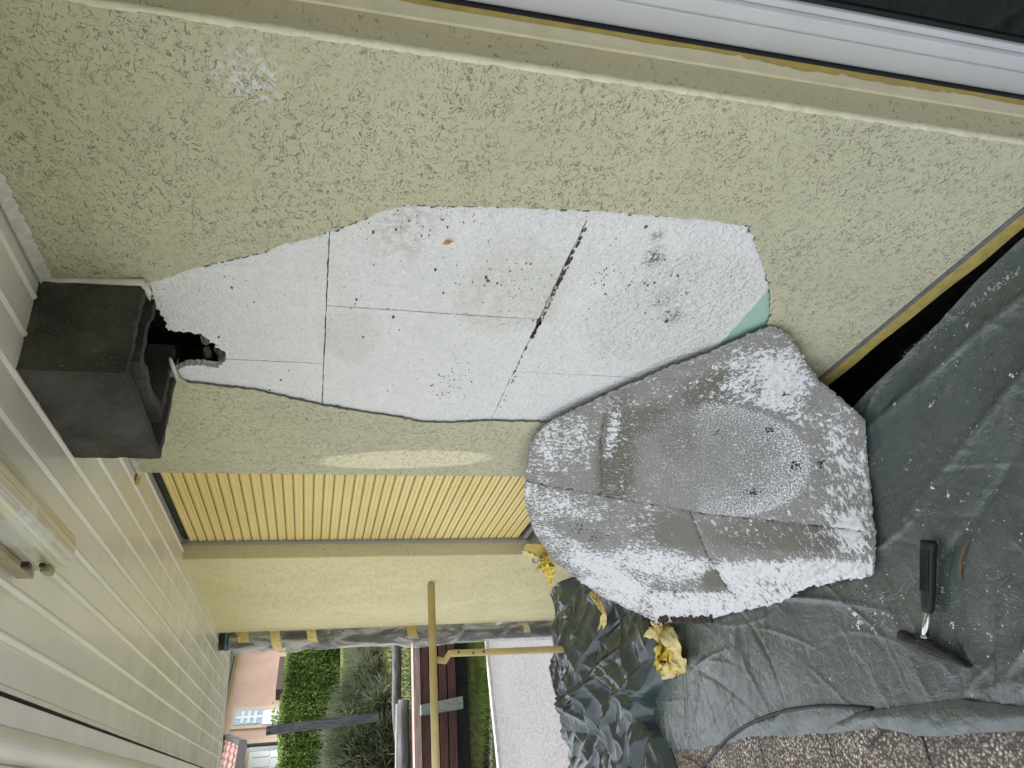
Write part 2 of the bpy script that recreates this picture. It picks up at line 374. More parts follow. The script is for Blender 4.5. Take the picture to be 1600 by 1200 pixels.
M_FILM = film_mat()
M_TEAL = plain('teal_ring', (.06, .22, .24), .5, .05)
def diffuser_mat():
    t = NT('aged_clear_diffuser'); v = t.scaled((.5, 1, 1)); n = t.noise(1.0, 4, .2, vec=t.scaled((1.5, 110, 110)))
    c = t.mix(t.map(n, .3, .7), (.30, .285, .19), (.66, .64, .49)); c = t.mix(t.map(t.noise(5, 4, .4), .52, .68, 0, .8), c, (.62, .64, .64))
    t.put(t.b, 'Transmission Weight', .25); t.put(t.b, 'IOR', 1.45)
    return t.done(c, .16, t.bump(t.noise(12, 2, vec=t.scaled((.15, 60, 60))), .12, .004), .6)
M_DIFF = diffuser_mat()
M_TRAY = plain('tan_metal_tray', (.36, .31, .20), .4, .15, 20, .1, 60)
M_BROWNCLIP = plain('dark_clip', (.03, .028, .025), .45, .2)
M_AWN = plain('dark_awning_box', (.045, .042, .038), .5, .15)

# ------------------------------------------------------------------ key dimensions (metres)
FZ = -.06; CZ = 2.40; XW = -.883; XL = -2.913; XP0 = -4.11; XP1 = -6.02; GZ = -.62
# ================================================================== SETTING: ground, road
def strip(points, z, g=None): ...
M_GROUND = plain('garden_ground', (.10, .105, .055), .95, .35, 3, .5, 30)
def asphalt():
    t = NT('pale_asphalt'); c = t.mix(t.map(t.noise(.8, 4), .3, .7), (.095, .095, .098), (.12, .12, .125)); c = t.mix(t.map(t.noise(55, 3), .35, .65), c, (.17, .17, .18)); return t.done(c, .9, t.bump(t.noise(90, 3), .4, .01), .3)
M_ROAD = asphalt()
def terr(d):
    """height of the garden slope at distance d along the view out of the porch"""
    return np.interp(d, [0, 10.98, 11.06, 11.9, 13, 16, 20, 26, 60], [GZ, GZ, .17, .30, .50, .78, 1.02, 1.1, 1.2])
xs = np.concatenate([np.linspace(-60, -26, 8), np.linspace(-24, -11.2, 53), np.linspace(-11.10, -10.92, 10), np.linspace(-10, 30, 12)])
ys = np.linspace(-40, 40, 60)
XX_, YY_ = np.meshgrid(xs, ys, indexing='ij'); ZZ_ = terr(-XX_) + np.where(XX_ < -11.2, .05 * vnoise(XX_ * .8 + 40, YY_ * .8 + 40, 3), 0)
def grass_ground():
    t = NT('lawn_ground'); c = t.mix(t.map(t.noise(1.1, 5), .35, .65), (.10, .13, .045), (.17, .19, .07)); c = t.mix(t.map(t.noise(18, 4), .4, .65), c, (.07, .10, .03)); return t.done(c, .95, t.bump(t.noise(30, 5), .8, .04), .2)
g = G().grid(np.stack([XX_, YY_, ZZ_], -1)); g.build('ground', grass_ground(), kind='structure', smooth=True)
e0 = [HZ(764, 1000, GZ), HZ(786, 1205, GZ)]; dr = _n(e0[1] - e0[0])
far0, far1 = e0[0] - dr * 9, e0[1] + dr * 9; side = np.array([1.0, 0, 0]) * 5.2
G().grid(np.array([[far0, far0 + side], [far1, far1 + side]]) + np.array([0, 0, .012])).build('road', M_ROAD, kind='structure')
M_KERB = plain('pale_kerb', (.5, .5, .48), .85, .15, 10, .4, 60)
G().hexa([far0 + [-.10, 0, -.05], far0 + [0, 0, -.05], far0 + [0, 0, .05], far0 + [-.10, 0, .05]], [far1 + [-.10, 0, -.05], far1 + [0, 0, -.05], far1 + [0, 0, .05], far1 + [-.10, 0, .05]]).build('road_edging', M_KERB, kind='structure')

G().box((-12, -16, GZ - .1), (9, -2.75, GZ + .02)).build('bounce_slab', plain('pale_bounce_slab', (.29, .285, .27), .9, .12, 2, .3, 40), kind='structure')  # unseen pale slab added to bounce light up to the porch ceiling
# ------------------------------------------------------------------ terrace floor with pavers
terrace = G().box((-5.08, -2.4, GZ - .1), (2.2, -.085, FZ - .045)).build('terrace_floor', M_JOINT, kind='structure')
px_, rows = .4645, [(-.985, -.52), (-1.4495, -.985), (-1.914, -1.4495), (-2.378, -1.914)]
pm = G().box((0, 0, FZ - .045), (px_ - .010, px_ - .010, FZ - .004), .005)
first = None; rr = random.Random(3)
for (y0, y1) in rows:
    for i in range(-3, 10):
        x = -2.588 - (i - 0) * px_ + .005 if False else -2.588 + .005 - i * px_
        if x < -5.07 or x > 0.2: continue
        if first is None:
            first = pm.build('paver', M_PAVER, terrace); o = first
        else: o = first.copy(); COL.objects.link(o); o.parent = terrace
        o.location = (x, y0 + .005, rr.uniform(-.003, .003)); o.rotation_euler = (rr.uniform(-.004, .004), rr.uniform(-.004, .004), rr.uniform(-.006, .006))
G().box((-6.02, -.083, FZ - .30), (2.2, -.004, FZ - .16)).build('wall_gap_shade', M_VOID, kind='structure')  # black strip standing in for the shade in the gap along the wall

# ------------------------------------------------------------------ porch ceiling
ceil = G().box((-6.90, -.905, CZ + .012), (1.6, .30, CZ + .30)).build('ceiling', M_CEIL, kind='structure')
ribs = [.052] + [-.052 - .103 * k for k in range(9)]
def board_profile(y0, y1):
    z = CZ; w = y0 - y1
    return [(0, y0, z + .009), (0, y0, z + .001), (0, y0 - .004, z - .004), (0, y0 - .009, z - .0045), (0, y0 - .013, z - .001), (0, y0 - .017, z + .003), (0, y0 - .022, z + .001), (0, y0 - .032, z), (0, y1 + .003, z), (0, y1 + .0005, z + .002), (0, y1 + .0005, z + .009)]
for k in range(len(ribs) - 1):
    xe = -6.88 + .03 * math.sin(k * 2.3)
    G().extrude([(xe, p[1], p[2]) for p in board_profile(ribs[k], ribs[k + 1])], (1.6 - xe, 0, 0)).build('ceiling_board', M_CEIL, ceil)
G().box((-6.84, -.8995, CZ + .002), (1.6, -.8865, CZ + .0118)).build('open_joint', M_VOID, ceil)
# front edge: flat fascia board, open joint, rounded beam, second lip
G().hexa([(-6.86, -.8930, CZ - .002), (1.6, -.8860, CZ - .002), (1.6, -.8775, CZ - .002), (-6.86, -.8775, CZ - .002)], [(-6.86, -.8930, CZ + .0015), (1.6, -.8860, CZ + .0015), (1.6, -.8775, CZ + .0015), (-6.86, -.8775, CZ + .0015)]).build('cover_strip', M_CEIL, ceil)
G().box((-6.84, -.955, CZ - .004), (1.6, -.900, CZ + .0115), .003).build('fascia_board', M_CEILW, ceil)
pr = [(-6.82, -.957, CZ + .02)] + [(-6.82, -.957 - .075 * (i / 8), CZ - .004 + .018 * math.sin(i / 8 * math.pi * 1.0) * -1 + .0) for i in range(9)] + [(-6.82, -1.032, CZ + .02)]
G().extrude(pr, (8.4, 0, 0)).build('fascia_beam', M_CEILW, ceil)
pr = [(-6.82, -1.034, CZ + .03), (-6.82, -1.034, CZ - .006), (-6.82, -1.045, CZ - .022), (-6.82, -1.06, CZ - .026), (-6.82, -1.075, CZ - .020), (-6.82, -1.082, CZ + .0), (-6.82, -1.082, CZ + .03)]
G().extrude(pr, (8.4, 0, 0)).build('edge_lip', M_CEILW, ceil)
# white end strips where the boards stop, seen against the neighbour's gutter
for (ya, yb) in ((.10, -.30), (-.30, -.62), (-.62, -.895)):
    G().box((-6.93, yb + .002, CZ - .012), (-6.885, ya - .002, CZ + .03), .003).build('end_trim', M_CEILW, ceil)
aw = thing('awning_box', 'dark closed awning box fixed along the front edge of the porch ceiling', 'awning', (-1.5, -1.15, CZ))
G().box((-6.4, -1.245, CZ - .03), (1.0, -1.086, CZ + .06), .012).build('cassette', M_AWN, aw)
for x in (-2.1, -3.9): G().box((x - .012, -1.252, CZ - .04), (x + .012, -1.086, CZ + .066), .004).build('bracket', M_BROWNCLIP, aw)

# ================================================================== HOUSE
house = thing('house', 'yellow rendered house with a large patch of render torn off its porch wall', 'house', (-2.0, .3, FZ))
G().box((-6.0, .30, GZ), (4.0, 7.0, CZ + 2.6)).build('wall_core', M_MASONRY, house)
G().box((-6.5, .302, CZ + .32), (4.4, 7.3, CZ + .55)).add([], []).build('upper_floor', M_PIER, house)
# ---- torn outline of the render (measured on the wall plane)
top = [(232, 443), (265, 433), (300, 420), (350, 408), (400, 398), (440, 383), (480, 375), (516, 362), (560, 347), (600, 330), (640, 320), (680, 322), (750, 323), (840, 326), (900, 329), (960, 332), (1010, 336), (1060, 342), (1100, 343), (1140, 350), (1170, 354), (1178, 372), (1185, 395), (1198, 430), (1203, 460), (1204, 490), (1198, 515), (1195, 540)]
hid = [(1180, 560), (1120, 625), (1050, 660), (960, 668), (900, 664)]
bot = [(850, 660), (760, 658), (700, 661), (660, 660), (620, 652), (560, 643), (505, 634), (450, 622), (400, 610), (330, 602), (285, 597)]
w2 = lambda pts: [(float(WY(*p)[0]), float(WY(*p)[2])) for p in pts]
HOLE = jag(w2(top), .0022, .012, False, 1) + jag(w2(hid), .003, .03, False, 2) + jag(w2(bot), .0018, .012, False, 3)
HOLE += [(-2.075, 2.155), (-2.135, 2.19), (-2.14, 2.42), (-1.69, 2.42), (-1.675, 2.20)]
outer = [(XL, FZ + .105), (XW - .0085, FZ + .105), (XW - .0085, 2.46), (XL, 2.46)]
coat = poly_sheet([outer, HOLE[::-1]], 0.0, .0062)
co = coat.build('render_coat', M_WALL, house)
co.data.materials.append(M_MORTAR)
for p in co.data.polygons:           # the broken edge of the coat is grey mortar
    ys_ = [co.data.vertices[i].co.y for i in p.vertices]
    if max(ys_) - min(ys_) > .003 and p.area < .002: p.material_index = 1
# a ragged rim of mortar proud of the break, on the upper edge
rim = G(); r5 = np.random.default_rng(5)
for i in range(len(HOLE) - 1):
    a, b = np.array(HOLE[i]), np.array(HOLE[i + 1])
    if a[1] < .42 or a[1] > 2.12: continue
    p = (.75 if (1.45 < a[1] < 2.1 and a[0] > -1.62) else .35) * (vnoise(np.array([a[1] * 17.0 + a[0] * 9]), np.array([a[0] * 13.0]), 77)[0] > -.05)
    if r5.random() < p:
        d = _n(b - a); q = np.array([-d[1], d[0]]); L0 = np.linalg.norm(b - a); k0 = r5.uniform(-.3, .4); k1 = k0 + r5.uniform(.3, 1.2); w0, w1 = r5.gamma(1.6, .0007, 2) + .0003; o_ = r5.normal(0, .0012)
        A4 = [a + d * L0 * k0 + q * (o_ - w0), a + d * L0 * k1 + q * (o_ - w1), a + d * L0 * k1 + q * (o_ + w1), a + d * L0 * k0 + q * (o_ + w0)]
        rim.hexa([(p_[0], -.0012, p_[1]) for p_ in A4], [(p_[0], .006, p_[1]) for p_ in A4])
rim.build('mortar_rim', M_MORTAR, house, kind='stuff')
# ---- polystyrene boards behind the coat
seam = .0022
cut = [(-1.655, 2.30)] + w2([(234, 452), (240, 470), (243, 485), (252, 497), (258, 510), (262, 522), (282, 521), (297, 524), (310, 527), (322, 534), (333, 541), (342, 549), (352, 556)])
cutL = w2([(352, 566), (345, 571), (342, 580), (330, 577), (312, 576), (296, 574), (285, 577), (276, 584)])
def eps_board(loop, mat=M_EPS, y0=.0095, seed=0, amp=.0008):
    g_ = poly_sheet([jag(loop, amp, .02, True, seed)], y0 + random.uniform(-.0006, .0012), .030); return g_.build('insulation_board', mat, house)
xr, xl2 = -.95, -2.80
z3, z2, z1 = 1.730, 1.131, .510
jc = jag(cut, .005, .008, False, 11); jl = jag(cutL, .004, .008, False, 12)
eps_board([(-2.033 + seam, z3 + seam), (xr, z3 + seam), (xr, 2.36), (-1.655, 2.36)] + jc + [(-2.033 + seam, 2.012)], seed=20)
eps_board([(xl2, z3 + seam), (-2.033 - seam * .5, z3 + seam)] + jl + [(-2.075, 2.15), (-2.15, 2.19), (-2.15, 2.36), (xl2, 2.36)], seed=21)
eps_board([(-1.722 + seam, z2 + seam * 1.6), (xr, z2 + seam * .6), (xr, z3 - seam * .4), (-1.722 + seam, z3 - seam * .4)], seed=22)
eps_board([(xl2, z2 + seam * .4), (-1.722 - seam * .6, z2 + seam), (-1.722 - seam * .6, z3 - seam * .4), (xl2, z3 - seam * .3)], seed=23)
eps_board([(-2.030 + seam, z1 + .001), (xr, z1 + .001), (xr, z2 - seam * 1.2), (-2.030 + seam, z2 - seam * .6)], seed=24)
eps_board([(xl2, z1 + .001), (-2.030 - seam * .3, z1 + .001), (-2.030 - seam * .3, z2 - seam * .5), (xl2, z2 - seam * .4)], seed=25)
eps_board([(xl2, .02), (xr, .02), (xr, z1 - .001), (xl2, z1 - .001)], M_GREEN, .012, 26).__setitem__('label', 'mint green plinth insulation board')
G().box((-1.288, .0088, z2 - .0075), (-.96, .0098, z2 + .0065)).build('joint_skim', M_EPS, house)
# dark mortar bits caught in the slanting open joint
gj = G(); r6 = np.random.default_rng(6)
for (p, q, n_, s_) in (((913, 357), (872, 445), 46, .0035), ((872, 445), (846, 500), 30, .0022), ((845, 498), (831, 527), 34, .0042), ((830, 528), (790, 610), 14, .002), ((805, 587), (780, 640), 12, .0016)):
    for i in range(n_):
        f = r6.random(); c = WY(p[0] + (q[0] - p[0]) * f, p[1] + (q[1] - p[1]) * f, .009) + np.array([0, 0, r6.normal(0, .0022)]); s = s_ * r6.uniform(.4, 1.1)
        gj.box(c - [s * r6.uniform(.8, 2.4), .0022, s * .7], c + [s * r6.uniform(.8, 2.4), .004, s * .7])
for (cx, cy, sx, sy, n_) in ((700, 600, 22, 18, 34), (765, 430, 40, 30, 26), (1040, 470, 22, 30, 26), (640, 350, 60, 16, 22), (940, 432, 10, 8, 16), (960, 390, 60, 30, 8), (650, 500, 110, 110, 40), (420, 470, 70, 60, 14), (1000, 480, 80, 70, 22)):
    for i in range(n_):
        c = WY(cx + r6.normal(0, sx), cy + r6.normal(0, sy), .0092); s = r6.gamma(1.5, .0006) + .0005
        a_ = r6.uniform(0, 3); gj.hexa(*[[c + [s * 1.7 * math.cos(a_ + k * 1.57) * (1 + .5 * (k % 2)), y_, s * 1.2 * math.sin(a_ + k * 1.57)] for k in range(4)] for y_ in (-.0012, .004)])
gj.build('mortar_speck', M_MASONRY, house, kind='stuff')
G().tube([WY(694, 381, .008), WY(700, 379, .003), WY(706, 377, .008)], [.003, .006, .002], 6).build('glue_blob', plain('ochre_glue', (.62, .36, .12), .5), house)
# masonry behind the insulation, with the flue opening left free
G().box((XL + .006, .070, FZ), (-2.30, .30, 2.46)).box((-1.60, .070, FZ), (XW - .02, .30, 2.46)).box((-2.299, .070, FZ), (-1.601, .30, 1.86)).build('masonry', M_MASONRY, house)
rub = G(); r8 = np.random.default_rng(8)
for i in range(26):
    c = np.array([r8.uniform(-2.12, -1.82), r8.uniform(.045, .10), r8.uniform(1.96, 2.10)]); s = r8.uniform(.012, .03)
    bm = bmesh.new(); bmesh.ops.create_icosphere(bm, subdivisions=2, radius=s * .8)
    for v in bm.verts: v.co = Vector(c) + Vector((v.co.x * 1.5, v.co.y, v.co.z * .8)) * r8.uniform(.5, 1.3)
    bm.verts.index_update(); rub.add([v.co[:] for v in bm.verts], [[v.index for v in f.verts] for f in bm.faces]); bm.free()
rub.build('broken_mortar', plain('rubble_grey', (.13, .12, .105), .95, .5, 30, 1.0, 90), house, kind='stuff')
# ---- right-hand corner bead and reveal of the window opening
bead = []
zz = np.linspace(FZ - .02, 2.46, 260)
ang = np.linspace(-.2, math.pi / 2 + .2, 9)
P = np.zeros((len(zz), len(ang), 3))
for i, z in enumerate(zz):
    rj = .0085 + .0009 * vnoise(np.array([z * 45.0]), np.array([2.0]), 4)[0] + .0009 * random.uniform(-1, 1)
    for j, a in enumerate(ang): P[i, j] = (XW - .0085 + rj * math.sin(a), .0082 - rj * math.cos(a), z)
G().grid(P).build('corner_bead', M_BEAD, house, smooth=True)
G().box((XW - .03, .010, FZ - .02), (XW - .001, .082, 2.46)).build('window_reveal', M_REVEAL, house)
G().box((XW - .03, .083, FZ - .02), (XW + .004, .137, 2.46), .003).build('reveal_trim', M_TRIM, house)
# thin broken shadow gap between reveal and trim, and the tape on its edge
tp = G(); r9 = np.random.default_rng(9); zs_ = np.linspace(FZ, 2.4, 160); edge = .137 - .016 - .006 * np.array([vnoise(np.array([z * 9.0]), np.array([1.0]), 6)[0] for z in zs_])
edge = np.where((zs_ > .35) & (zs_ < .95), edge + .006 * r9.normal(0, 1, 160) * .5, edge)
tp.grid(np.array([[(XW + .0052, e, z), (XW + .0052, .1385, z), (XW - .002, .1392, z)] for z, e in zip(zs_, edge)])); tp.build('edge_tape', M_TAPE_EDGE, house)
# ---- window: white frame seen edge-on in its opening
win = G().box((-.879, .155, FZ - .02), (-.823, .235, 2.4), .006).build('window', M_FRAME, house)
G().box((-.822, .150, FZ - .02), (-.785, .235, 2.4), .007).build('sash', M_FRAME, win)
G().box((-.7845, .162, FZ - .02), (-.768, .235, 2.4), .004).build('glazing_bead', M_FRAME, win)
G().box((-.7675, .172, FZ - .02), (-.757, .235, 2.4)).build('gasket', M_GASKET, win)
G().box((-.7565, .178, FZ - .02), (.9, .200, 2.4)).build('pane', M_GLASS, win)
G().box((XW - .03, .140, FZ - .02), (-.8795, .29, 2.4)).build('frame_gap', M_GASKET, win)
G().box((.9, .0, FZ - .02), (4.0, .29, 2.46)).build('far_wall', M_WALL, house)
# ---- base of the wall: grey seal and yellow tape
G().box((XL, -.0035, FZ + .088), (XW, .010, FZ + .104)).build('base_seal', M_GREYLINE, house)
xx = np.linspace(XL, XW + .3, 240); zlo = FZ + .040 + .004 * vnoise(xx * 7, xx * 0, 12); zhi = FZ + .087 + .0025 * vnoise(xx * 11, xx * 0 + 3, 13)
yb = -.004 - .0025 * (vnoise(xx * 30, xx * 0 + 5, 14) + 1)
G().grid(np.array([[(x, -.002, b), (x, y, a * .5 + b * .5), (x, -.006, a)] for x, a, b, y in zip(xx, zlo, zhi, yb)])).build('base_tape', yellow_tape('olive_base_tape', (.46, .37, .115)), house, smooth=True)
# ---- pier beyond the shutter, with its reveal
G().box((XP1 + .03, .0, GZ), (XP0, .088, 2.46)).build('pier', M_PIER, house)
G().box((XP1 + .03, .0885, GZ), (XP0 - .0015, .30, 2.46)).build('pier_core', M_PIER, house)
zz = np.linspace(GZ, 2.46, 60); ang = np.linspace(math.pi * -.1, math.pi * 1.02, 10)
G().grid(np.array([[(XP1 + .012 + .020 * math.cos(a), .016 - .024 * math.sin(a), z) for a in ang] for z in zz])).build('pier_corner', M_PIER, house, smooth=True)
G().box((XP0 + .0005, .004, .52), (XP0 + .006, .084, 2.46)).build('shutter_reveal', M_REVEAL, house)
G().box((XL - .005, .0095, FZ), (XL - .0005, .084, 2.46)).build('near_reveal', M_REVEAL, house)
# ---- roller shutter
sh = G().box((XP0 + .007, .074, .545), (XP0 + .034, .105, 2.39), .003).build('roller_shutter', M_GREYPVC, house)
G().box((XP0 + .0345, .100, 2.36), (XL - .006, .12, 2.40)).build('top_bar', M_GASKET, sh)
pitch = .0445; zt = 2.372
prof = []
for i in range(13):
    u = i / 12; prof.append((0, .094 - .0062 * abs(math.sin(min(u / .60, 1) * math.pi)) ** .7 - .0048 * (math.sin((u - .60) / .40 * math.pi) if u > .60 else 0), -pitch * .84 * u))
prof += [(0, .0942, -pitch * .84), (0, .0942, -pitch * .99), (0, .104, -pitch * .99), (0, .104, 0)]
xa = XP0 + .036; L = XL - .006 - xa
slat0 = None; nsl = int((zt - .575) / pitch)
for i in range(nsl):
    if slat0 is None: slat0 = G().extrude([(xa, p[1], p[2] + zt) for p in prof], (L, 0, 0)).build('slat', M_SLAT, sh)
    else: copy_part(slat0, sh, (0, 0, -pitch * i))
hg = G()                              # the vent slots between the slats
hole0 = G()
for k in range(int(L / .0155)): hole0.box((xa + .006 + k * .0155, .0928, zt - pitch * .975), (xa + .006 + k * .0155 + .0070, .0960, zt - pitch * .862))
h0 = None
for i in range(nsl):
    if h0 is None: h0 = hole0.build('vent_slots', M_VOID, sh)
    else: copy_part(h0, sh, (0, 0, -pitch * i))
G().box((xa, .082, .575 - .028), (XL - .006, .108, .574), .004).build('bottom_bar', M_GREYPVC, sh)
G().box((xa, .110, .5), (XL - .006, .299, 2.46)).build('shutter_backing', M_VOID, sh)
# sill under the shutter
G().box((XP0 - .0, -.055, .49), (XL - .01, .109, .52), .004).build('window_sill', M_GREYPVC, house)
G().box((XP0 + .001, .001, GZ), (XL - .006, .299, .4895)).build('parapet_wall', M_PIER, house)

# ================================================================== chimney flue block
fl = thing('flue_block', 'dark concrete flue block sticking out of the wall under the ceiling', 'flue block', (-1.92, 0, 2.17))
def ring(x0, x1, y0, y1, t_, zb, zt_, seed, amp=.004, tilt=.012, n=18):
    """hollow square tube of concrete open towards the wall, with a rough bottom lip"""
    r = np.random.default_rng(seed); path = [(x1, .06), (x1, y0), (x0, y0), (x0, .06)]; inn = [(x1 - t_, .06), (x1 - t_, y0 + t_), (x0 + t_, y0 + t_), (x0 + t_, .06)]
    def res(pp):
        out = []
        for a, b in zip(pp[:-1], pp[1:]):
            for j in range(n): out.append((a[0] + (b[0] - a[0]) * j / n, a[1] + (b[1] - a[1]) * j / n))
        return out + [pp[-1]]
    A, B = res(path), res(inn); m = len(A); lv = 10
    rows_ = []
    zb_ = np.array([zb + tilt * (-a[1] / .26) for a in A]) + np.convolve(r.normal(0, amp, len(A) + 4), [.2, .2, .2, .2, .2], 'valid') + r.normal(0, amp * .25, len(A)); nz = r.normal(0, .0012, (lv, m, 2))
    V = []; F = []
    for k in range(lv):
        f = k / (lv - 1)
        for i, (x, y) in enumerate(A): V.append((x + nz[k, i, 0], y + nz[k, i, 1], zb_[i] * (1 - f) + zt_ * f))
    for k in range(lv):
        f = k / (lv - 1)
        for i, (x, y) in enumerate(B): V.append((x, y, (zb_[i] + r.normal(0, .001)) * (1 - f) + zt_ * f))
    o = lv * m
    for k in range(lv - 1):
        for i in range(m - 1):
            F.append((k * m + i, k * m + i + 1, (k + 1) * m + i + 1, (k + 1) * m + i)); F.append((o + k * m + i + 1, o + k * m + i, o + (k + 1) * m + i, o + (k + 1) * m + i + 1))
    for i in range(m - 1): F.append((i + 1, i, o + i, o + i + 1)); F.append(((lv - 1) * m + i, (lv - 1) * m + i + 1, o + (lv - 1) * m + i + 1, o + (lv - 1) * m + i))
    return V, F
V, F = ring(-2.165, -1.664, -.256, 0, .024, 2.166, CZ + .002, 31, .003); obj('outer_shell', V, F, M_CONC, fl)
V, F = ring(-2.082, -1.742, -.178, 0, .030, 2.164, CZ + .002, 32, .005); obj('inner_liner', V, F, M_CONC, fl)
G().box((-2.13, -.22, CZ - .05), (-1.70, .2, CZ - .002)).build('flue_top', M_BLACK, fl)
G().box((-2.25, .18, 1.88), (-1.62, .2, 2.40)).build('flue_back', M_BLACK, fl)
# white filler along the block's joint to the wall
fi = G(); r10 = np.random.default_rng(10)
pts = [WY(65, 436, -.004), WY(120, 438, -.006), WY(180, 440, -.007), WY(226, 441, -.008)]
fi.tube([np.array(p) for p in pts], [.010, .008, .009, .011], 8, wob=.25)
fi.tube([WY(226, 443, -.008), WY(232, 456, -.004), WY(234, 468, .0)], [.010, .009, .003], 8, wob=.25)
fi.build('filler_bead', plain('white_filler', (.68, .68, .64), .8, .1, 40, .8, 120), fl, smooth=True, kind='stuff'); fi = G()
fi.tube([WY(266, 560, -.012), WY(270, 574, -.006), WY(276, 590, -.003), WY(290, 597, -.001)], [.004, .007, .006, .003], 8, wob=.4)
fi.build('filler_bead', bpy.data.materials['white_filler'], fl, smooth=True)
# ceiling-to-wall caulk, rough white, near corner and behind the block
M_CAULK = plain('rough_white_caulk', (.62, .62, .57), .7, .12, 60, .9, 90)
def caulk(x0, x1, seed, wid=.02):
    ck = G()
    r = np.random.default_rng(seed); n = int(abs(x1 - x0) / .008); X = np.linspace(x0, x1, n); Pp = []
    for x in X:
        w = wid + r.normal(0, .0022); Pp.append([(x, -.022, CZ - .0052), (x, -.010, CZ - .010), (x, -.0035, CZ - w)])
    ck.grid(np.array(Pp)).build('wall_caulk', M_CAULK, house, smooth=True)
caulk(-.75, -1.662, 1, .028); caulk(-2.17, -2.91, 2, .014)
zc = CZ - .0055
G().grid(np.array([[HZ(215, 741, zc), HZ(221, 741, zc)], [HZ(210, 757, zc), HZ(217, 758, zc)]])).build('ceiling_tape', M_TAPE, house)

# ================================================================== fluorescent light fitting on the ceiling
XE = -1.93
li = thing('ceiling_light', 'long aged fluorescent light fitting with clear cover under the porch ceiling', 'light', (-1.2, -.63, CZ))
sec = [XX(117, 838, XE), XX(115, 870, XE), XX(103, 884, XE), XX(86, 889, XE)]
sy = [p[1] for p in sec]; sz = [p[2] for p in sec]
prof = [(XE, -.565, CZ - .02), (XE, sy[0], sz[0]), (XE, (sy[0] + sy[1]) / 2, (sz[0] + sz[1]) / 2 - .004), (XE, sy[1], sz[1]), (XE, (sy[1] + sy[2]) / 2 , (sz[1] + sz[2]) / 2 - .003), (XE, sy[2], sz[2]), (XE, sy[3], sz[3]), (XE, sy[3] - .006, CZ - .02)]
pf = []
for (p_, q_) in zip(prof[:-1], prof[1:]):
    nk = max(1, int(math.hypot(q_[1] - p_[1], q_[2] - p_[2]) / .0028)); nz_ = _n(np.array([0, -(q_[2] - p_[2]), q_[1] - p_[1]]))
    for k in range(nk): pf.append(tuple(np.array(p_) + (np.array(q_) - np.array(p_)) * k / nk + nz_ * (.00035 if k % 2 else -.00015) * (k > 0)))
pf.append(prof[-1])
G().extrude(pf, (1.55, 0, 0)).build('diffuser', M_DIFF, li)
G().box((XE - .004, sy[3] - .021, CZ - .040), (XE + 1.56, sy[3] - .0065, CZ - .005), .002).build('tray', M_TRAY, li)
G().box((XE + .0, -.62, CZ - .0195), (XE + 1.55, -.57, CZ - .006)).build('housing', M_TRAY, li)
cp = XX(72, 890, XE + .03); G().box(cp - [.03, .008, .010], cp + [.010, .008, .010], .003).build('latch', M_TRAY, li)
cp = XX(40, 884, XE + .16); G().box(cp - [.008, .007, .010], cp + [.014, .006, .006], .003).build('clip', M_BROWNCLIP, li)
cp = XX(66, 884, XE + .07); G().box(cp - [.006, .005, .008], cp + [.010, .005, .005], .003).build('clip', M_BROWNCLIP, li)
# ================================================================== plastic film on the terrace floor
def curve(pts, z):
    P = [HZ(p[0], p[1], z) for p in pts]; P.sort(key=lambda p: p[0]); return np.array([p[0] for p in P]), np.array([p[1] for p in P])
bx, by = curve([(1640, 345), (1600, 374), (1570, 402), (1530, 440), (1480, 497), (1440, 536), (1400, 572), (1350, 622), (1290, 690)], FZ + .03)
fx, fy = curve([(1000, 1176), (1040, 1170), (1100, 1170), (1180, 1152), (1240, 1149), (1290, 1145), (1380, 1134), (1440, 1146), (1480, 1148), (1530, 1142), (1600, 1139), (1700, 1130)], FZ)
EXT = (-4.4, -.2, -1.2, 0)
def sheet_h(X, Y):
    h = .006 + .007 * (vnoise(X * 2.1 + 9, Y * 2.6, 21) + 1) * .5 + .0045 * crumple(X, Y, 2.6, 3, 23, .9, .5)
    h = h + creases(X, Y, 70, 24, EXT, .017, (.006, .018), (.10, .45)) + creases(X, Y, 320, 25, EXT, .0075, (.003, .008), (.05, .22))
    # a long fold that runs towards the wall on the right, and ripples near the hammer head
    u = (Y + .33) - .36 * (X + 1.3); h = h + .020 * np.exp(-np.abs(u) / .030) * np.exp(-((X + 1.25) / .7) ** 2)
    u = (Y + .16) - .10 * (X + 1.3); h = h + .018 * np.exp(-np.abs(u) / .022) * np.exp(-((X + 1.2) / .8) ** 2)
    for (cx, cy, th, L, hh, w) in ((-1.62, -.99, 1.0, .14, .02, .015), (-1.72, -.97, 1.2, .13, .016, .014), (-1.55, -.93, .5, .2, .022, .018), (-1.83, -.99, 1.35, .10, .013, .012), (-1.45, -1.0, .25, .25, .02, .02), (-1.35, -.86, .35, .25, .018, .02)):
        a = (X - cx) * math.cos(th) + (Y - cy) * math.sin(th); b = -(X - cx) * math.sin(th) + (Y - cy) * math.cos(th); h = h + hh * np.exp(-np.abs(b) / w) * np.exp(-(a / L) ** 2)
    d = np.minimum(1, np.maximum(0, (Y - np.interp(X, fx, fy)) / .05)); h = np.maximum(h, .003) * (.25 + .75 * d) + .003
    db = np.interp(X, bx, by) - Y; return h + .028 * np.exp(-np.maximum(db, 0) / .05)
def sheet_z(x, y): return FZ + float(sheet_h(np.array([x]), np.array([y]))[0])
xs = np.linspace(-4.35, -.25, 520); vv = np.linspace(0, 1, 150)
Xg = np.repeat(xs[:, None], 150, 1); yb_, yf_ = np.interp(xs, bx, by), np.interp(xs, fx, fy) + .006 * vnoise(xs * 12, xs * 0, 8) + .003 * vnoise(xs * 40, xs * 0, 9)
Yg = yb_[:, None] * (1 - vv) + yf_[:, None] * vv
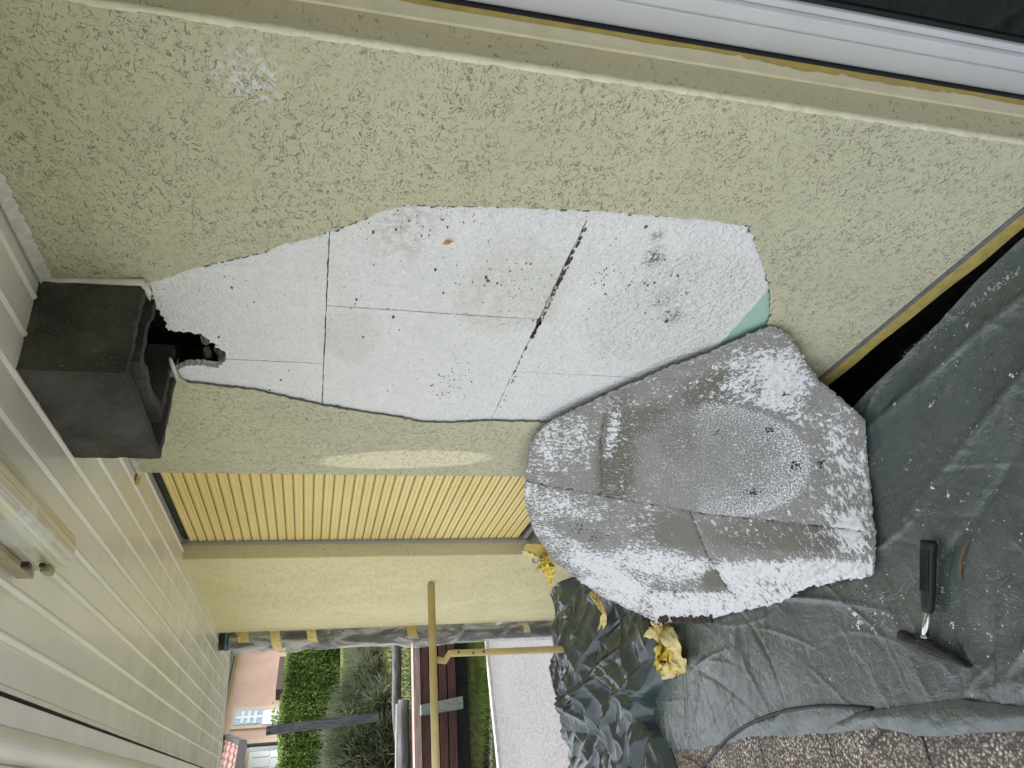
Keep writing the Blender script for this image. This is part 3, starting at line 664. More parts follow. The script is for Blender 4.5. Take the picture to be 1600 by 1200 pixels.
sheet = thing('plastic_sheet', 'grey green plastic film spread flat over the terrace floor, spattered with paint', 'plastic sheet', (-2.3, -.6, FZ))
G().grid(np.stack([Xg, Yg, FZ + sheet_h(Xg, Yg)], -1)).build('film', M_SHEET, sheet, smooth=True)
# folded-over hem along the near edge
hx = np.linspace(HZ(1290, 1140, FZ)[0], -.6, 150); htop = np.interp(hx, *curve([(1290, 1138), (1340, 1112), (1400, 1106), (1500, 1092), (1560, 1100), (1640, 1108)], FZ + .02))
hbot = np.interp(hx, fx, fy) - .004; vv = np.linspace(0, 1, 22)
HY = htop[:, None] * (1 - vv) + hbot[:, None] * vv; HX = np.repeat(hx[:, None], 22, 1)
prof_ = .012 + .016 * np.sin(np.clip(vv, 0, 1) * math.pi * .9 + .25); amp_ = np.clip((hx - hx[0]) / .25, 0.05, 1)[:, None]
HZz = FZ + .008 + prof_[None, :] * amp_ + np.maximum(creases(HX, HY, 26, 27, (-2.7, -.6, -1.2, -1.0), .014, (.006, .014), (.06, .3)), -.006) + .004 * vnoise(HX * 14, HY * 30, 29)
G().grid(np.stack([HX, HY, np.maximum(HZz, FZ + .006)], -1)).build('folded_hem', M_SHEET, sheet, smooth=True)

# ================================================================== bunched film at the terrace edge
nx, ny = 330, 380
U, Vv = np.meshgrid(np.linspace(0, 1, nx), np.linspace(0, 1, ny), indexing='ij')
Y0 = .0 - Vv * 1.75
xr_ = -3.86 - .10 * vnoise(Vv * 5, Vv * 0 + 2, 41) - .16 * np.exp(-((Vv - .52) / .10) ** 2) + .05 * vnoise(Vv * 14, Vv * 0 + 5, 42) + .12 * np.exp(-((Vv - .28) / .15) ** 2) - .05 * Vv
xl_ = -5.13 + .05 * vnoise(Vv * 6, Vv * 0 + 7, 43)
Xh = xr_ * (1 - U) + xl_ * U
hp = np.interp(U, [0, .03, .10, .3, .55, .75, .86, .93, .97, 1.0], [.003, .045, .075, .10, .15, .20, .22, .17, .02, -.40])
hp = hp * (1 + .12 * vnoise(Vv * 4 + 3, U * 3, 44)) - .03 * np.exp(-(Y0 + .0) ** 2 / .01)
env = np.clip(U / .05, 0, 1) * np.clip((1 - U) / .04, .2, 1)
cr = .055 * crumple(Xh, Y0, 1.9, 3, 45, .7, .5) + creases(Xh, Y0, 110, 46, (-5.1, -3.75, -1.8, 0), .065, (.014, .036), (.12, .45)) * .8
Zh = FZ + np.maximum(hp + env * (cr + .02), .002)
Zh = np.where(U > .955, FZ + hp + .015 * cr, Zh)
jx = np.where(U > .8, .3, 1.0) * env * .03 * crumple(Y0, Xh, 2.3, 2, 47, .8, .6); jy = env * .02 * crumple(Xh + 5, Y0, 2.4, 2, 48, .8, .6) * np.clip(Vv / .05, 0, 1)
heap = thing('bunched_plastic_film', 'dark crumpled heap of plastic film bunched along the open terrace edge', 'plastic sheet', (-4.5, -.8, FZ))
G().grid(np.stack([Xh + jx, Y0 + jy - .012, Zh], -1)).build('film', M_HEAP, heap, smooth=True)
def heap_z(x, y):
    d = (Xh - x) ** 2 + (Y0 - y) ** 2; i = np.unravel_index(np.argmin(d), d.shape); return float(Zh[i])

# ================================================================== torn-off render panel leaning on the wall
CT = ROT.T
def depth(p): return -(CT @ (np.asarray(p) - CAM))[2]
ctrl = [((1215, 513), WY(1215, 513, -.018)), ((1100, 558), WY(1100, 558, -.022)), ((1000, 595), WY(1000, 595, -.022)), ((860, 660), WY(860, 660, -.03)), ((826, 700), WY(826, 700, -.05)), ((819, 752), WY(819, 752, -.085)), ((832, 838), WY(832, 838, -.17)),
        ((1350, 657), HZ(1350, 657, FZ + .05)), ((1358, 750), HZ(1358, 750, FZ + .03)), ((1366, 892), HZ(1366, 892, FZ + .025)), ((1200, 945), HZ(1200, 945, FZ + .03)), ((1100, 962), HZ(1100, 962, FZ + .04)), ((1025, 970), HZ(1025, 970, FZ + .08)),
        ((1285, 600), HZ(1285, 600, FZ + .16))]
cp_ = np.array([c[0] for c in ctrl], float) / 400; iv = np.array([1 / depth(c[1]) for c in ctrl]); nC = len(ctrl)
def tk(r2): return np.where(r2 > 1e-12, r2 * np.log(np.maximum(r2, 1e-12)), 0)
K = tk(((cp_[:, None] - cp_[None]) ** 2).sum(-1)) + np.eye(nC) * .004; A = np.zeros((nC + 3, nC + 3)); A[:nC, :nC] = K; A[:nC, nC] = 1; A[:nC, nC + 1:] = cp_; A[nC:, :nC] = A[:nC, nC:].T
sol = np.linalg.solve(A, np.concatenate([iv, np.zeros(3)]))
def slab_point(px, py):
    q = np.array([px, py]) / 400; k = tk(((cp_ - q) ** 2).sum(-1)); i = k @ sol[:nC] + sol[nC] + q @ sol[nC + 1:]
    d = _dc(px, py); return CAM + ROT @ (d / FPX) / i
out = [(1206, 512), (1222, 517), (1238, 530), (1252, 552), (1268, 580), (1282, 600), (1300, 613), (1324, 634), (1349, 657), (1352, 700), (1355, 740), (1360, 775), (1362, 810), (1367, 835), (1366, 870), (1363, 899), (1340, 903), (1318, 906), (1290, 912), (1262, 917), (1240, 928), (1222, 941), (1205, 945), (1180, 950), (1150, 957), (1120, 964), (1090, 968), (1050, 971), (1026, 972),
       (1012, 965), (985, 952), (955, 940), (930, 926), (905, 908), (885, 893), (868, 878), (852, 856), (838, 838), (829, 815), (822, 790), (819, 765), (821, 735), (824, 712), (832, 690), (846, 672), (862, 660), (900, 642), (950, 618), (1000, 597), (1050, 575), (1105, 556), (1150, 536), (1190, 517)]
rj = np.random.default_rng(51)
ol = []
for i in range(len(out)):
    a = np.array(out[i], float); b = np.array(out[(i + 1) % len(out)], float); L = np.linalg.norm(b - a); k = max(1, int(L / 4))
    rough = 1.3 if a[1] > 880 else .8
    for j in range(k): ol.append(a + (b - a) * j / k + (0 if j == 0 else 1) * rj.normal(0, rough, 2))
def inside(p, poly):
    c = False; n = len(poly); j = n - 1
    for i in range(n):
        if (poly[i][1] > p[1]) != (poly[j][1] > p[1]) and p[0] < (poly[j][0] - poly[i][0]) * (p[1] - poly[i][1]) / (poly[j][1] - poly[i][1]) + poly[i][0]: c = not c
        j = i
    return c
pts = [tuple(p) for p in ol]; nb = len(pts)
oa = np.array(out, float)
for gx in np.arange(818, 1370, 4.0):
    for gy in np.arange(510, 974, 4.0):
        p = (gx + rj.uniform(-1, 1), gy + rj.uniform(-1, 1))
        if inside(p, oa) and np.min(np.abs(np.array(ol) - p).sum(1)) > 4: pts.append(p)
cv, ce, cf, *_ = delaunay_2d_cdt([Vector(p) for p in pts], [(i, (i + 1) % nb) for i in range(nb)], [], 1, 1e-4)
cvn = np.array([(v.x, v.y) for v in cv])
P3 = np.array([slab_point(*p) for p in cvn]); P3[:, 1] = np.minimum(P3[:, 1], -.013); P3[:, 2] = np.maximum(P3[:, 2], FZ + .016)
# regions: imprints of the polystyrene boards, separated by seams
S1 = [(818, 752), (942, 776), (1078, 800), (1368, 832)]
def s1y(x): return np.interp(x, [p[0] for p in S1], [p[1] for p in S1])
def region(x, y):
    if y < s1y(x): return 0 if x < np.interp(y, [600, 650, 690, 776], [962, 946, 938, 941]) else 1
    dx = np.interp(y, [800, 860, 925], [1078, 1102, 1140])
    if y > np.interp(x, [1010, 1140, 1160], [926, 924, 924]) and 1012 + (y - 926) * .3 < x < 1150: return 4
    if x < dx: return 2
    return 3
# pigment densities: white foam left on the grey adhesive, and brownish comb bands
def blob(x, y, cx, cy, rx, ry, a=0.0, soft=.35):
    ca, sa = math.cos(a), math.sin(a); u = ((x - cx) * ca + (y - cy) * sa) / rx; v = (-(x - cx) * sa + (y - cy) * ca) / ry; d = math.hypot(u, v); return min(1, max(0, (1 + soft - d) / (2 * soft)))
def densities(x, y):
    r = region(x, y); w = .53; fine = 0.0; br = 0.0
    w += .25 * blob(x, y, 1185, 590, 60, 45) + .22 * blob(x, y, 1230, 600, 40, 60) - .12 * blob(x, y, 1180, 660, 60, 18, .2) + .22 * blob(x, y, 880, 700, 50, 50) - .1 * blob(x, y, 905, 735, 50, 30)
    w += .16 * blob(x, y, 1320, 760, 40, 110) + .3 * blob(x, y, 1335, 830, 25, 30) + .30 * blob(x, y, 957, 675, 8, 40, .2)
    if r == 2: w += .06 + .16 * blob(x, y, 870, 790, 70, 22, .35) + .18 * blob(x, y, 900, 860, 90, 18, .55) + .28 * blob(x, y, 1040, 880, 100, 24, .10) + .20 * blob(x, y, 950, 905, 70, 22, .45) - .16 * blob(x, y, 915, 832, 60, 18, .25)
    if r == 3: w += .05 + .36 * min(1, max(0, (y - 868) / 16)) + .2 * blob(x, y, 1240, 890, 110, 14) - .07 * blob(x, y, 1180, 850, 100, 14)
    if r == 4: w += .38
    if y > 905 and x < 1020: w += .15
    if r in (0, 1):
        e = blob(x, y, 1125, 718, 150, 92, .12, .07); fine = e * (.66 + .34 * min(1, math.hypot((x - 1105) / 150, (y - 718) / 92) ** 2) * (x > 1090))
        fine = max(fine, .5 * blob(x, y, 1080, 640, 110, 45, -.35)); w -= .1 * e
        br = max(br, blob(x, y, 965, 720, 30, 100, .1), .8 * blob(x, y, 1010, 655, 55, 22, -.4), .9 * blob(x, y, 1115, 610, 60, 28, -.3), .5 * blob(x, y, 1060, 690, 30, 30))
    if r == 2: br = max(br, .65 * blob(x, y, 1060, 830, 70, 30, .2), .8 * blob(x, y, 1115, 905, 22, 18)); w -= .3 * blob(x, y, 1075, 835, 45, 30, .3) + .5 * blob(x, y, 1118, 905, 18, 18)
    if r == 3: br = max(br, .75 * blob(x, y, 1230, 838, 140, 26, .05)); w -= .06
    # seams
    sm = 0.0
    ds = abs(y - s1y(x)); sm = max(sm, 1 - ds / 3.0)
    if y < 778 and y > 640: sm = max(sm, .8 * (1 - abs(x - np.interp(y, [600, 650, 690, 776], [962, 946, 938, 941])) / 3))
    if 800 < y < 926: sm = max(sm, 1 - abs(x - np.interp(y, [800, 860, 925], [1078, 1102, 1140])) / 4)
    if 1012 < x < 1141: sm = max(sm, .8 * (1 - abs(y - 925) / 3))
    return min(1, max(0, w)), fine, br, max(0, sm)
D = np.array([densities(*p) for p in cvn])
# normals by local finite differences
def nrm(px, py):
    a = slab_point(px + 6, py) - slab_point(px - 6, py); b = slab_point(px, py + 6) - slab_point(px, py - 6); n_ = _n(np.cross(b, a)); return n_ if np.dot(n_, CAM - slab_point(px, py)) > 0 else -n_
NV = np.array([nrm(*p) for p in cvn])
RG = np.array([region(*p) for p in cvn]); lift = np.array([.0, .0025, .001, .004, .005])[RG]
wave = .004 * vnoise(cvn[:, 0] / 45, cvn[:, 1] / 45, 55) + .002 * vnoise(cvn[:, 0] / 14, cvn[:, 1] / 14, 56)
P3 = P3 + NV * (lift + wave - .006 * D[:, 3] + .0025 * rj.normal(0, 1, len(cvn)) * np.clip((D[:, 0] - .5) * 2, 0, 1))[:, None]
def slab_mat():
    t = NT('adhesive_grey_with_foam_flakes'); uv = t.N('ShaderNodeAttribute', attribute_name='flat').outputs['Vector']
    W = t.attr('white'); Fi = t.attr('fine'); Br = t.attr('brown'); Sm = t.attr('seam')
    n1 = t.noise(58, 8, .5, vec=uv, rough=.80); n2 = t.noise(170, 4, .3, vec=uv, rough=.75); n3 = t.noise(14, 4, vec=uv)
    comb = t.N('ShaderNodeTexWave'); comb.wave_type = 'BANDS'; comb.bands_direction = 'Y'; t.put(comb, 'Vector', uv); t.put(comb, 'Scale', 62); t.put(comb, 'Distortion', 3.0); t.put(comb, 'Detail', 2.0); t.put(comb, 'Detail Scale', 1.2)
    c = t.mix(t.map(n3, .3, .7), (.315, .308, .29), (.42, .412, .39)); c = t.mix(t.map(t.noise(120, 4, vec=uv), .4, .7), c, (.26, .255, .24))
    cb = t.mix(comb.outputs['Fac'], (.095, .088, .06), (.25, .24, .195)); c = t.mix(t.math('MULTIPLY', Br, .95), c, cb)
    c = t.mix(t.math('MULTIPLY', t.math('MULTIPLY', comb.outputs['Fac'], .35), t.map(n3, .35, .6)), c, (.23, .23, .21))
    th = t.map(W, 0, 1, .74, .38, smooth=False); th = t.math('ADD', th, t.math('MULTIPLY', t.math('SUBTRACT', n3, .5), -.25))
    w1 = t.map(t.math('SUBTRACT', n1, th), 0, .018)
    w2 = t.math('MULTIPLY', t.map(t.math('SUBTRACT', n2, t.map(Fi, 0, 1, .70, .46, smooth=False)), 0, .03), t.map(Fi, .08, .3))
    w3 = t.map(t.math('SUBTRACT', t.noise(150, 3, .3, vec=uv), t.map(W, 0, 1, .69, .60, smooth=False)), 0, .02)
    wt = t.math('MAXIMUM', w1, t.math('MAXIMUM', w2, w3))
    c = t.mix(t.math('MULTIPLY', wt, .97), c, (.88, .89, .91))
    c = t.mix(t.math('MULTIPLY', t.math('GREATER_THAN', t.noise(66, 2, vec=uv), .775), .9), c, (.09, .09, .085))
    c = t.mix(t.map(Sm, .35, .95, 0, .85), c, (.06, .055, .05))
    h = t.math('ADD', t.math('MULTIPLY', wt, 1.0), t.math('ADD', t.math('MULTIPLY', comb.outputs['Fac'], .25), t.math('MULTIPLY', n2, .6)))
    return t.done(c, .95, t.bump(h, .9, .004), .1)
M_SLAB = slab_mat(); M_SLABEDGE = plain('broken_panel_edge', (.46, .46, .45), .95, .25, 60, .8, 150)
slab = thing('torn_render_panel', 'big grey curved panel torn from the wall, flecked with white foam, leaning on its hole', 'render panel', (-2.5, -.35, FZ))
# flat coordinates: distances along the panel itself
pc = P3.mean(0); ax0 = _n(slab_point(1160, 712) - slab_point(1040, 700)); nn0 = nrm(1100, 720); ax0 = _n(ax0 - nn0 * ax0.dot(nn0)); ax1 = np.cross(nn0, ax0); FL = np.stack([(P3 - pc) @ ax0, (P3 - pc) @ ax1, (P3 - pc) @ ax0 * 0], -1)
TH = .012
tri = [tuple(f) for f in cf]
if np.dot(np.cross(P3[tri[0][1]] - P3[tri[0][0]], P3[tri[0][2]] - P3[tri[0][0]]), NV[tri[0][0]]) < 0: tri = [(a, c, b) for a, b, c in tri]
TR = [RG[t_[0]] if RG[t_[0]] == RG[t_[1]] else RG[t_[2]] for t_ in tri]
for reg in range(5):
    ts = [t_ for t_, r_ in zip(tri, TR) if r_ == reg]
    ids = sorted({i for t_ in ts for i in t_}); mp = {i: k for k, i in enumerate(ids)}; m = len(ids)
    V = np.concatenate([P3[ids], P3[ids] - NV[ids] * TH]); F = [(mp[a], mp[b], mp[c]) for a, b, c in ts] + [(m + mp[a], m + mp[c], m + mp[b]) for a, b, c in ts]
    ed = {}
    for a, b, c in ts:
        for e in ((a, b), (b, c), (c, a)): ed[e] = 1
    nf = len(F)
    for (a, b) in ed:
        if (b, a) not in ed: F.append((mp[b], mp[a], m + mp[a], m + mp[b]))
    o = obj('adhesive_layer', V, F, M_SLAB, slab); me = o.data; me.materials.append(M_SLABEDGE)
    for i, p in enumerate(me.polygons):
        p.use_smooth = i < nf
        if i >= nf: p.material_index = 1
    for nm_, col_ in (('white', 0), ('fine', 1), ('brown', 2), ('seam', 3)):
        at = me.attributes.new(nm_, 'FLOAT', 'POINT'); at.data.foreach_set('value', np.concatenate([D[ids, col_]] * 2).astype(np.float32))
    at = me.attributes.new('flat', 'FLOAT_VECTOR', 'POINT'); at.data.foreach_set('vector', np.concatenate([FL[ids]] * 2).astype(np.float32).ravel())
# real foam crumbs clinging to it
def flakes(name, pos, nor, size, mat, parent, seed, flat=.45):
    r = np.random.default_rng(seed); n_ = len(pos); base = np.array([[1, 0, 0], [-.5, .87, 0], [-.5, -.87, 0], [0, 0, 1.0]]); V = []; F = []
    for i in range(n_):
        nz_ = nor[i]; a = _n(np.cross(nz_, r.normal(0, 1, 3))); b = np.cross(nz_, a); s = size[i]; q = base * r.uniform(.5, 1.3, (4, 1)); k = len(V)
        for p in q: V.append(pos[i] + s * (p[0] * a * 1.4 + p[1] * b + p[2] * flat * nz_))
        F += [(k, k + 1, k + 3), (k + 1, k + 2, k + 3), (k + 2, k, k + 3)]
    return obj(name, V, F, mat, parent, kind='stuff')
wgt = np.clip(D[:, 0] - .25, 0, 1) ** 1.5; wgt /= wgt.sum(); pk = rj.choice(len(cvn), 5200, p=wgt)
ps = [slab_point(*(cvn[i] + rj.uniform(-3, 3, 2))) for i in pk]
ps = [P3[i] + rj.normal(0, .002, 3) for i in pk]
flakes('foam_crumb', ps, NV[pk], rj.gamma(1.8, .0010, len(pk)) + .0008, M_CRUMB, slab, 61)
mk = G(); r17 = np.random.default_rng(171)
for (a, b, k, sp_) in ((1202, 672, 12, 4), (1241, 727, 22, 5), (1177, 768, 26, 5), (1122, 676, 12, 4), (1284, 724, 10, 4), (1225, 615, 7, 3), (935, 838, 16, 9), (905, 828, 10, 9)):
    for _ in range(k):
        p_ = (a + r17.normal(0, sp_), b + r17.normal(0, sp_ * .6)); c = slab_point(*p_) + nrm(*p_) * .004; e1, e2 = r17.uniform(.001, .0032, 2); mk.box(c - [e1, .002, e2], c + [e1, .002, e2])
mk.build('plug_mark', plain('dark_plug_grey', (.07, .075, .075), .9, .3, 60), slab, kind='stuff')
# dark lump of chimney mortar on the tip
lp = G(); r7 = np.random.default_rng(71)
lum = [(1030, 968), (1040, 970), (1052, 968), (1064, 969), (1076, 970), (1088, 968), (1100, 968), (1107, 964)]
for i, (a, b) in enumerate(lum):
    for k in range(3):
        c = slab_point(a + r7.normal(0, 3), b + r7.normal(-3, 2)) + NV[0] * r7.uniform(.0, .012); bm = bmesh.new(); bmesh.ops.create_icosphere(bm, subdivisions=2, radius=r7.uniform(.011, .020) * (1.0 if 0 < i < 7 else .6))
        for v in bm.verts: v.co = Vector(c) + Vector((v.co.x * 1.5, v.co.y, v.co.z * .9)) * r7.uniform(.7, 1.25)
        bm.verts.index_update(); lp.add([v.co[:] for v in bm.verts], [[v.index for v in f.verts] for f in bm.faces]); bm.free()
lp.build('mortar_lump', plain('dark_brown_mortar', (.06, .045, .038), .95, .5, 60, 1.2, 120), slab, kind='stuff')

# ================================================================== hammer
ham = thing('hammer', 'black handled hammer with chrome neck lying on the plastic film', 'hammer', HZ(1450, 960, FZ))
hz = FZ + .038
def loft(path, secs, n=10, sq=3.0, up=(0, 0, 1)):
    """rounded-rectangle sections (half width, half height) along a path"""
    g_ = G(); path = [np.asarray(p, float) for p in path]; up = np.asarray(up, float)
    for i, p in enumerate(path):
        t_ = _n(path[min(i + 1, len(path) - 1)] - path[max(i - 1, 0)]); a = _n(np.cross(up, t_)); b = np.cross(t_, a)
        for j in range(n):
            th = 2 * math.pi * (j + .5) / n; cx, sx = math.cos(th), math.sin(th); k = (abs(cx) ** sq + abs(sx) ** sq) ** (-1 / sq)
            g_.v.append(tuple(p + a * cx * k * secs[i][0] + b * sx * k * secs[i][1]))
    for i in range(len(path) - 1):
        for j in range(n): g_.f.append((i * n + j, i * n + (j + 1) % n, (i + 1) * n + (j + 1) % n, (i + 1) * n + j))
    g_.f.append(tuple(reversed(range(n)))); g_.f.append(tuple((len(path) - 1) * n + j for j in range(n))); return g_
g0, g1, g2 = HZ(1451, 845, hz), HZ(1450, 956, hz), HZ(1444, 1003, hz)
L = lambda a, b, f: a + (b - a) * f
loft([L(g0, g1, f) for f in (0, .03, .08, .2, .45, .7, .9, .97, 1)], [(.022, .018), (.0248, .020), (.0242, .0195), (.0225, .0185), (.022, .018), (.021, .0175), (.019, .0165), (.0175, .0155), (.013, .012)], 16, 2.4).build('grip', M_RUBBER, ham, smooth=True)
dg = G(); ga = _n(np.cross([0, 0, 1], _n(g1 - g0))); gt = _n(g1 - g0); gl = np.linalg.norm(g1 - g0)
for k in range(34):
    for q in (-.5, -.17, .17, .5):
        c = g0 + gt * gl * (.12 + .58 * k / 33) + ga * q * .030 + np.array([0, 0, .0185 * (1 - .35 * q * q * 4 * .5)]); dg.box(c - [.0013, .0013, .0012], c + [.0013, .0013, .0013])
dg.build('grip_stud', M_RUBBER, ham, kind='stuff')
G().tube([L(g1, g2, .80), L(g1, g2, .86)], .0128, 14).build('collar', M_CHROME, ham, smooth=True)
G().tube([L(g1, g2, -.02), g2], .0112, 14).build('shaft', M_CHROME, ham, smooth=True)
hd = [HZ(1409, 994, hz), HZ(1416, 998, hz), HZ(1424, 1002, hz), HZ(1434, 1007, hz), HZ(1444, 1011, hz), HZ(1456, 1017, hz), HZ(1472, 1024, hz), HZ(1492, 1032, hz), HZ(1515, 1041, hz - .006)]
loft(hd, [(.0205, .0195), (.0215, .0205), (.0165, .0165), (.0165, .0165), (.0275, .022), (.0245, .0195), (.0205, .018), (.0165, .017), (.004, .016)], 12, 3.2).build('head', M_STEEL, ham)
loft([L(g1, g2, .93), L(g1, g2, 1.12)], [(.014, .013), (.017, .016)], 12, 2.6).build('socket', M_STEEL, ham)

# ================================================================== cable, splinter, twig
def spline(P, n=60):
    P = [np.asarray(p, float) for p in P]; Q = [2 * P[0] - P[1]] + P + [2 * P[-1] - P[-2]]; out_ = []
    for i in range(1, len(Q) - 2):
        for k in range(n // (len(P) - 1)):
            f = k / (n // (len(P) - 1)); a, b, c, d = Q[i - 1:i + 3]; out_.append(.5 * ((2 * b) + (c - a) * f + (2 * a - 5 * b + 4 * c - d) * f * f + (3 * b - a - 3 * c + d) * f ** 3))
    return out_ + [P[-1]]
def onsheet(px, py, lift=.006):
    p = HZ(px, py, FZ + .012); inside_ = p[1] > np.interp(p[0], fx, fy); p[2] = (sheet_z(p[0], p[1]) if inside_ else FZ) + lift; return p
cb = spline([onsheet(*p, .005) for p in ((1090, 1206), (1112, 1180), (1140, 1152), (1180, 1128), (1225, 1112), (1275, 1104), (1320, 1104), (1365, 1107))], 90)
G().tube(cb, .0066, 10).build('cable', M_CABLE, None, smooth=True, label='thin black cable curving over the plastic film towards the pavers', cat='cable', base=cb[40])
cb = spline([HZ(1385, 1128, FZ + .012), HZ(1378, 1145, FZ + .012), HZ(1368, 1157, FZ + .010), HZ(1358, 1166, FZ + .006)], 30)
G().tube(cb, [.0052 - .002 * i / (len(cb) - 1) for i in range(len(cb))], 8, wob=.1).build('cable_end', M_CABLE, None, smooth=True, label='short dark cable stub poking out from under the film onto a paver', cat='cable', base=cb[5])
cb = spline([onsheet(1517, 842, .004), onsheet(1509, 862, .008), onsheet(1504, 885, .006), onsheet(1503, 905, .003)], 24)
G().tube(cb, [.0015 + .0025 * math.sin(math.pi * i / (len(cb) - 1)) for i in range(len(cb))], 6, wob=.15).build('wood_splinter', M_TWIG, None, label='thin curved brown splinter of wood on the film beyond the hammer', cat='splinter', base=cb[5])
cb = spline([HZ(1066, 1183, FZ + .008), HZ(1076, 1187, FZ + .012), HZ(1088, 1192, FZ + .012), HZ(1100, 1206, FZ + .008)], 24)
G().tube(cb, [.003, *[.005] * (len(cb) - 1)], 7, wob=.12).build('twig', M_TWIG, None, label='brown twig on the pavers between the bunched film and the black cable', cat='twig', base=cb[5])

# ================================================================== crumpled masking tape
def ribbon(path, width, seed, wav=.012, n=60, parent=None, name='tape_strip', mat=None, tilt=None, curl=.4):
    r = np.random.default_rng(seed); C_ = np.array(spline(path, n)); m = len(C_); T = np.gradient(C_, axis=0); k = 7; P = np.zeros((m, k, 3)); ph = r.uniform(0, 6)
    for i in range(m):
        t_ = _n(T[i]); u = np.array([0, 0, 1.0]) if abs(t_[2]) < .9 else np.array([0, -1.0, 0]); a = _n(np.cross(t_, u)); b = np.cross(a, t_)
        th = (tilt if tilt is not None else r.uniform(0, 0)) + curl * math.sin(i * 9.0 / m + ph) + .25 * math.sin(i * 31.0 / m + ph * 2)
        for j in range(k):
            s = (j / (k - 1) - .5) * width; fold = wav * (abs(((s / width * 2.3 + ph + i * .06) % 1) - .5) - .25) * 1.6 + r.normal(0, wav * .06)
            P[i, j] = C_[i] + (a * math.cos(th) + b * math.sin(th)) * s + (-a * math.sin(th) + b * math.cos(th)) * fold
    return G().grid(P).build(name, mat or M_TAPE_PALE, parent)
# crumpled clump at the tip of the panel
tz = lambda px, py, z=.03: HZ(px, py, FZ + z)
cl = thing('tape_clump', 'clump of crumpled yellow masking tape under the tip of the leaning panel', 'masking tape', tz(1040, 1015, 0))
M_TAPE_BR = yellow_tape('bright_yellow_tape', (.86, .66, .10))
ribbon([tz(1028, 976, .06), tz(1022, 992, .075), tz(1014, 1008, .06), tz(1012, 1020, .03)], .09, 1, .012, parent=cl, tilt=.5)
ribbon([tz(1030, 977, .06), tz(1034, 1000, .09), tz(1030, 1020, .08), tz(1024, 1040, .05), tz(1032, 1050, .03)], .10, 2, .012, parent=cl, mat=M_TAPE_BR, tilt=-.3)
ribbon([tz(1032, 978, .07), tz(1046, 998, .09), tz(1056, 1018, .07), tz(1061, 1036, .04), tz(1064, 1050, .02)], .085, 3, .012, parent=cl, tilt=.7)
ribbon([tz(1022, 1030, .05), tz(1032, 1022, .07), tz(1044, 1020, .075), tz(1052, 1036, .05), tz(1060, 1052, .02)], .08, 4, .012, parent=cl, mat=M_TAPE_BR, tilt=.2)
ribbon([tz(1022, 1042, .035), tz(1034, 1048, .045), tz(1048, 1046, .04), tz(1054, 1040, .03)], .085, 5, .012, parent=cl, tilt=-.5)
ribbon([tz(1014, 1000, .05), tz(1020, 1020, .04), tz(1016, 1034, .03)], .06, 6, .012, parent=cl, tilt=.9)
ribbon([tz(1036, 1000, .04), tz(1046, 988, .035), tz(1052, 983, .03)], .02, 7, .008, parent=cl, tilt=.4, mat=M_CRUMB)
def on_heap(px, py, lift=.02):
    z = FZ + .1
    for _ in range(6):
        p = HZ(px, py, z); z = heap_z(p[0], p[1])
    p = HZ(px, py, z + lift); return p
t1 = [on_heap(924, 924), on_heap(934, 940, .035), on_heap(944, 960, .04), on_heap(940, 982, .035), on_heap(936, 1006)]
o = ribbon(t1, .045, 11, .02, tilt=.5); o['label'] = 'loose yellow tape strip lying across the bunched film beside the panel'; o['category'] = 'masking tape'
t1 = [on_heap(871, 1035), on_heap(874, 1052, .03), on_heap(877, 1068, .03), on_heap(881, 1086)]
o = ribbon(t1, .030, 12, .014, tilt=.4, mat=yellow_tape('faded_tape', (.78, .72, .48))); o['label'] = 'pale faded tape strip stuck on the outer side of the bunched film'; o['category'] = 'masking tape'
# tape hanging off the shutter sill
st = thing('sill_tape', 'yellow masking tape peeling off the corner of the shutter sill', 'masking tape', WY(835, 865, -.06))
a_, b_ = WY(818, 861, -.062), WY(862, 885, -.10)
ribbon([a_, L(a_, b_, .5) + [0, -.004, 0], b_], .05, 21, .006, parent=st, tilt=1.2, curl=.05)
G().grid(np.array([[WY(822, 850, -.05), WY(852, 850, -.05)], [WY(818, 858, -.06), WY(858, 878, -.09)]])).build('tape_sheet', M_TAPE, st)
ribbon([WY(842, 887, -.10), WY(850, 878, -.13), WY(858, 880, -.12), WY(857, 896, -.11), WY(856, 908, -.10)], .07, 22, .03, parent=st, mat=M_TAPE_BR, tilt=.8)

# ================================================================== crumbs and paint flecks on the film
r3 = np.random.default_rng(81); cpz, csz, cpg, csg = [], [], [], []
def scat(n_, cx, cy, sx, sy, s0, grey=False):
    for i in range(n_):
        q = (cx + r3.normal(0, sx), cy + r3.normal(0, sy)); p = onsheet(q[0], q[1], .0005)
        if p[0] > -.3 or p[1] > np.interp(p[0], bx, by) - .01 or p[1] < np.interp(p[0], fx, fy): continue
        (cpg if grey else cpz).append(p); (csg if grey else csz).append(r3.gamma(1.6, s0 * .5) + s0 * .35)
scat(330, 1380, 960, 130, 75, .0012); scat(200, 1450, 760, 70, 90, .0012, True); scat(330, 1530, 560, 60, 90, .0013, True); scat(130, 1180, 1020, 90, 60, .0010); scat(160, 1560, 900, 60, 120, .0014); scat(60, 1370, 935, 25, 25, .0020); scat(24, 1480, 690, 60, 50, .0018, True)
for k in range(260):       # a bead of grit along the fold near the wall
    f = r3.random(); q = (1420 + 180 * f + r3.normal(0, 2.5), 560 - 140 * f + r3.normal(0, 2.5)); p = onsheet(*q, .001); cpg.append(p); csg.append(r3.uniform(.001, .0042) * (.4 + .8 * f))
flakes('foam_crumbs', cpz, [np.array([0, 0, 1.0])] * len(cpz), csz, M_CRUMB, None, 82, .5)
flakes('plaster_grit', cpg, [np.array([0, 0, 1.0])] * len(cpg), csg, M_CRUMB_GREY, None, 83, .6)
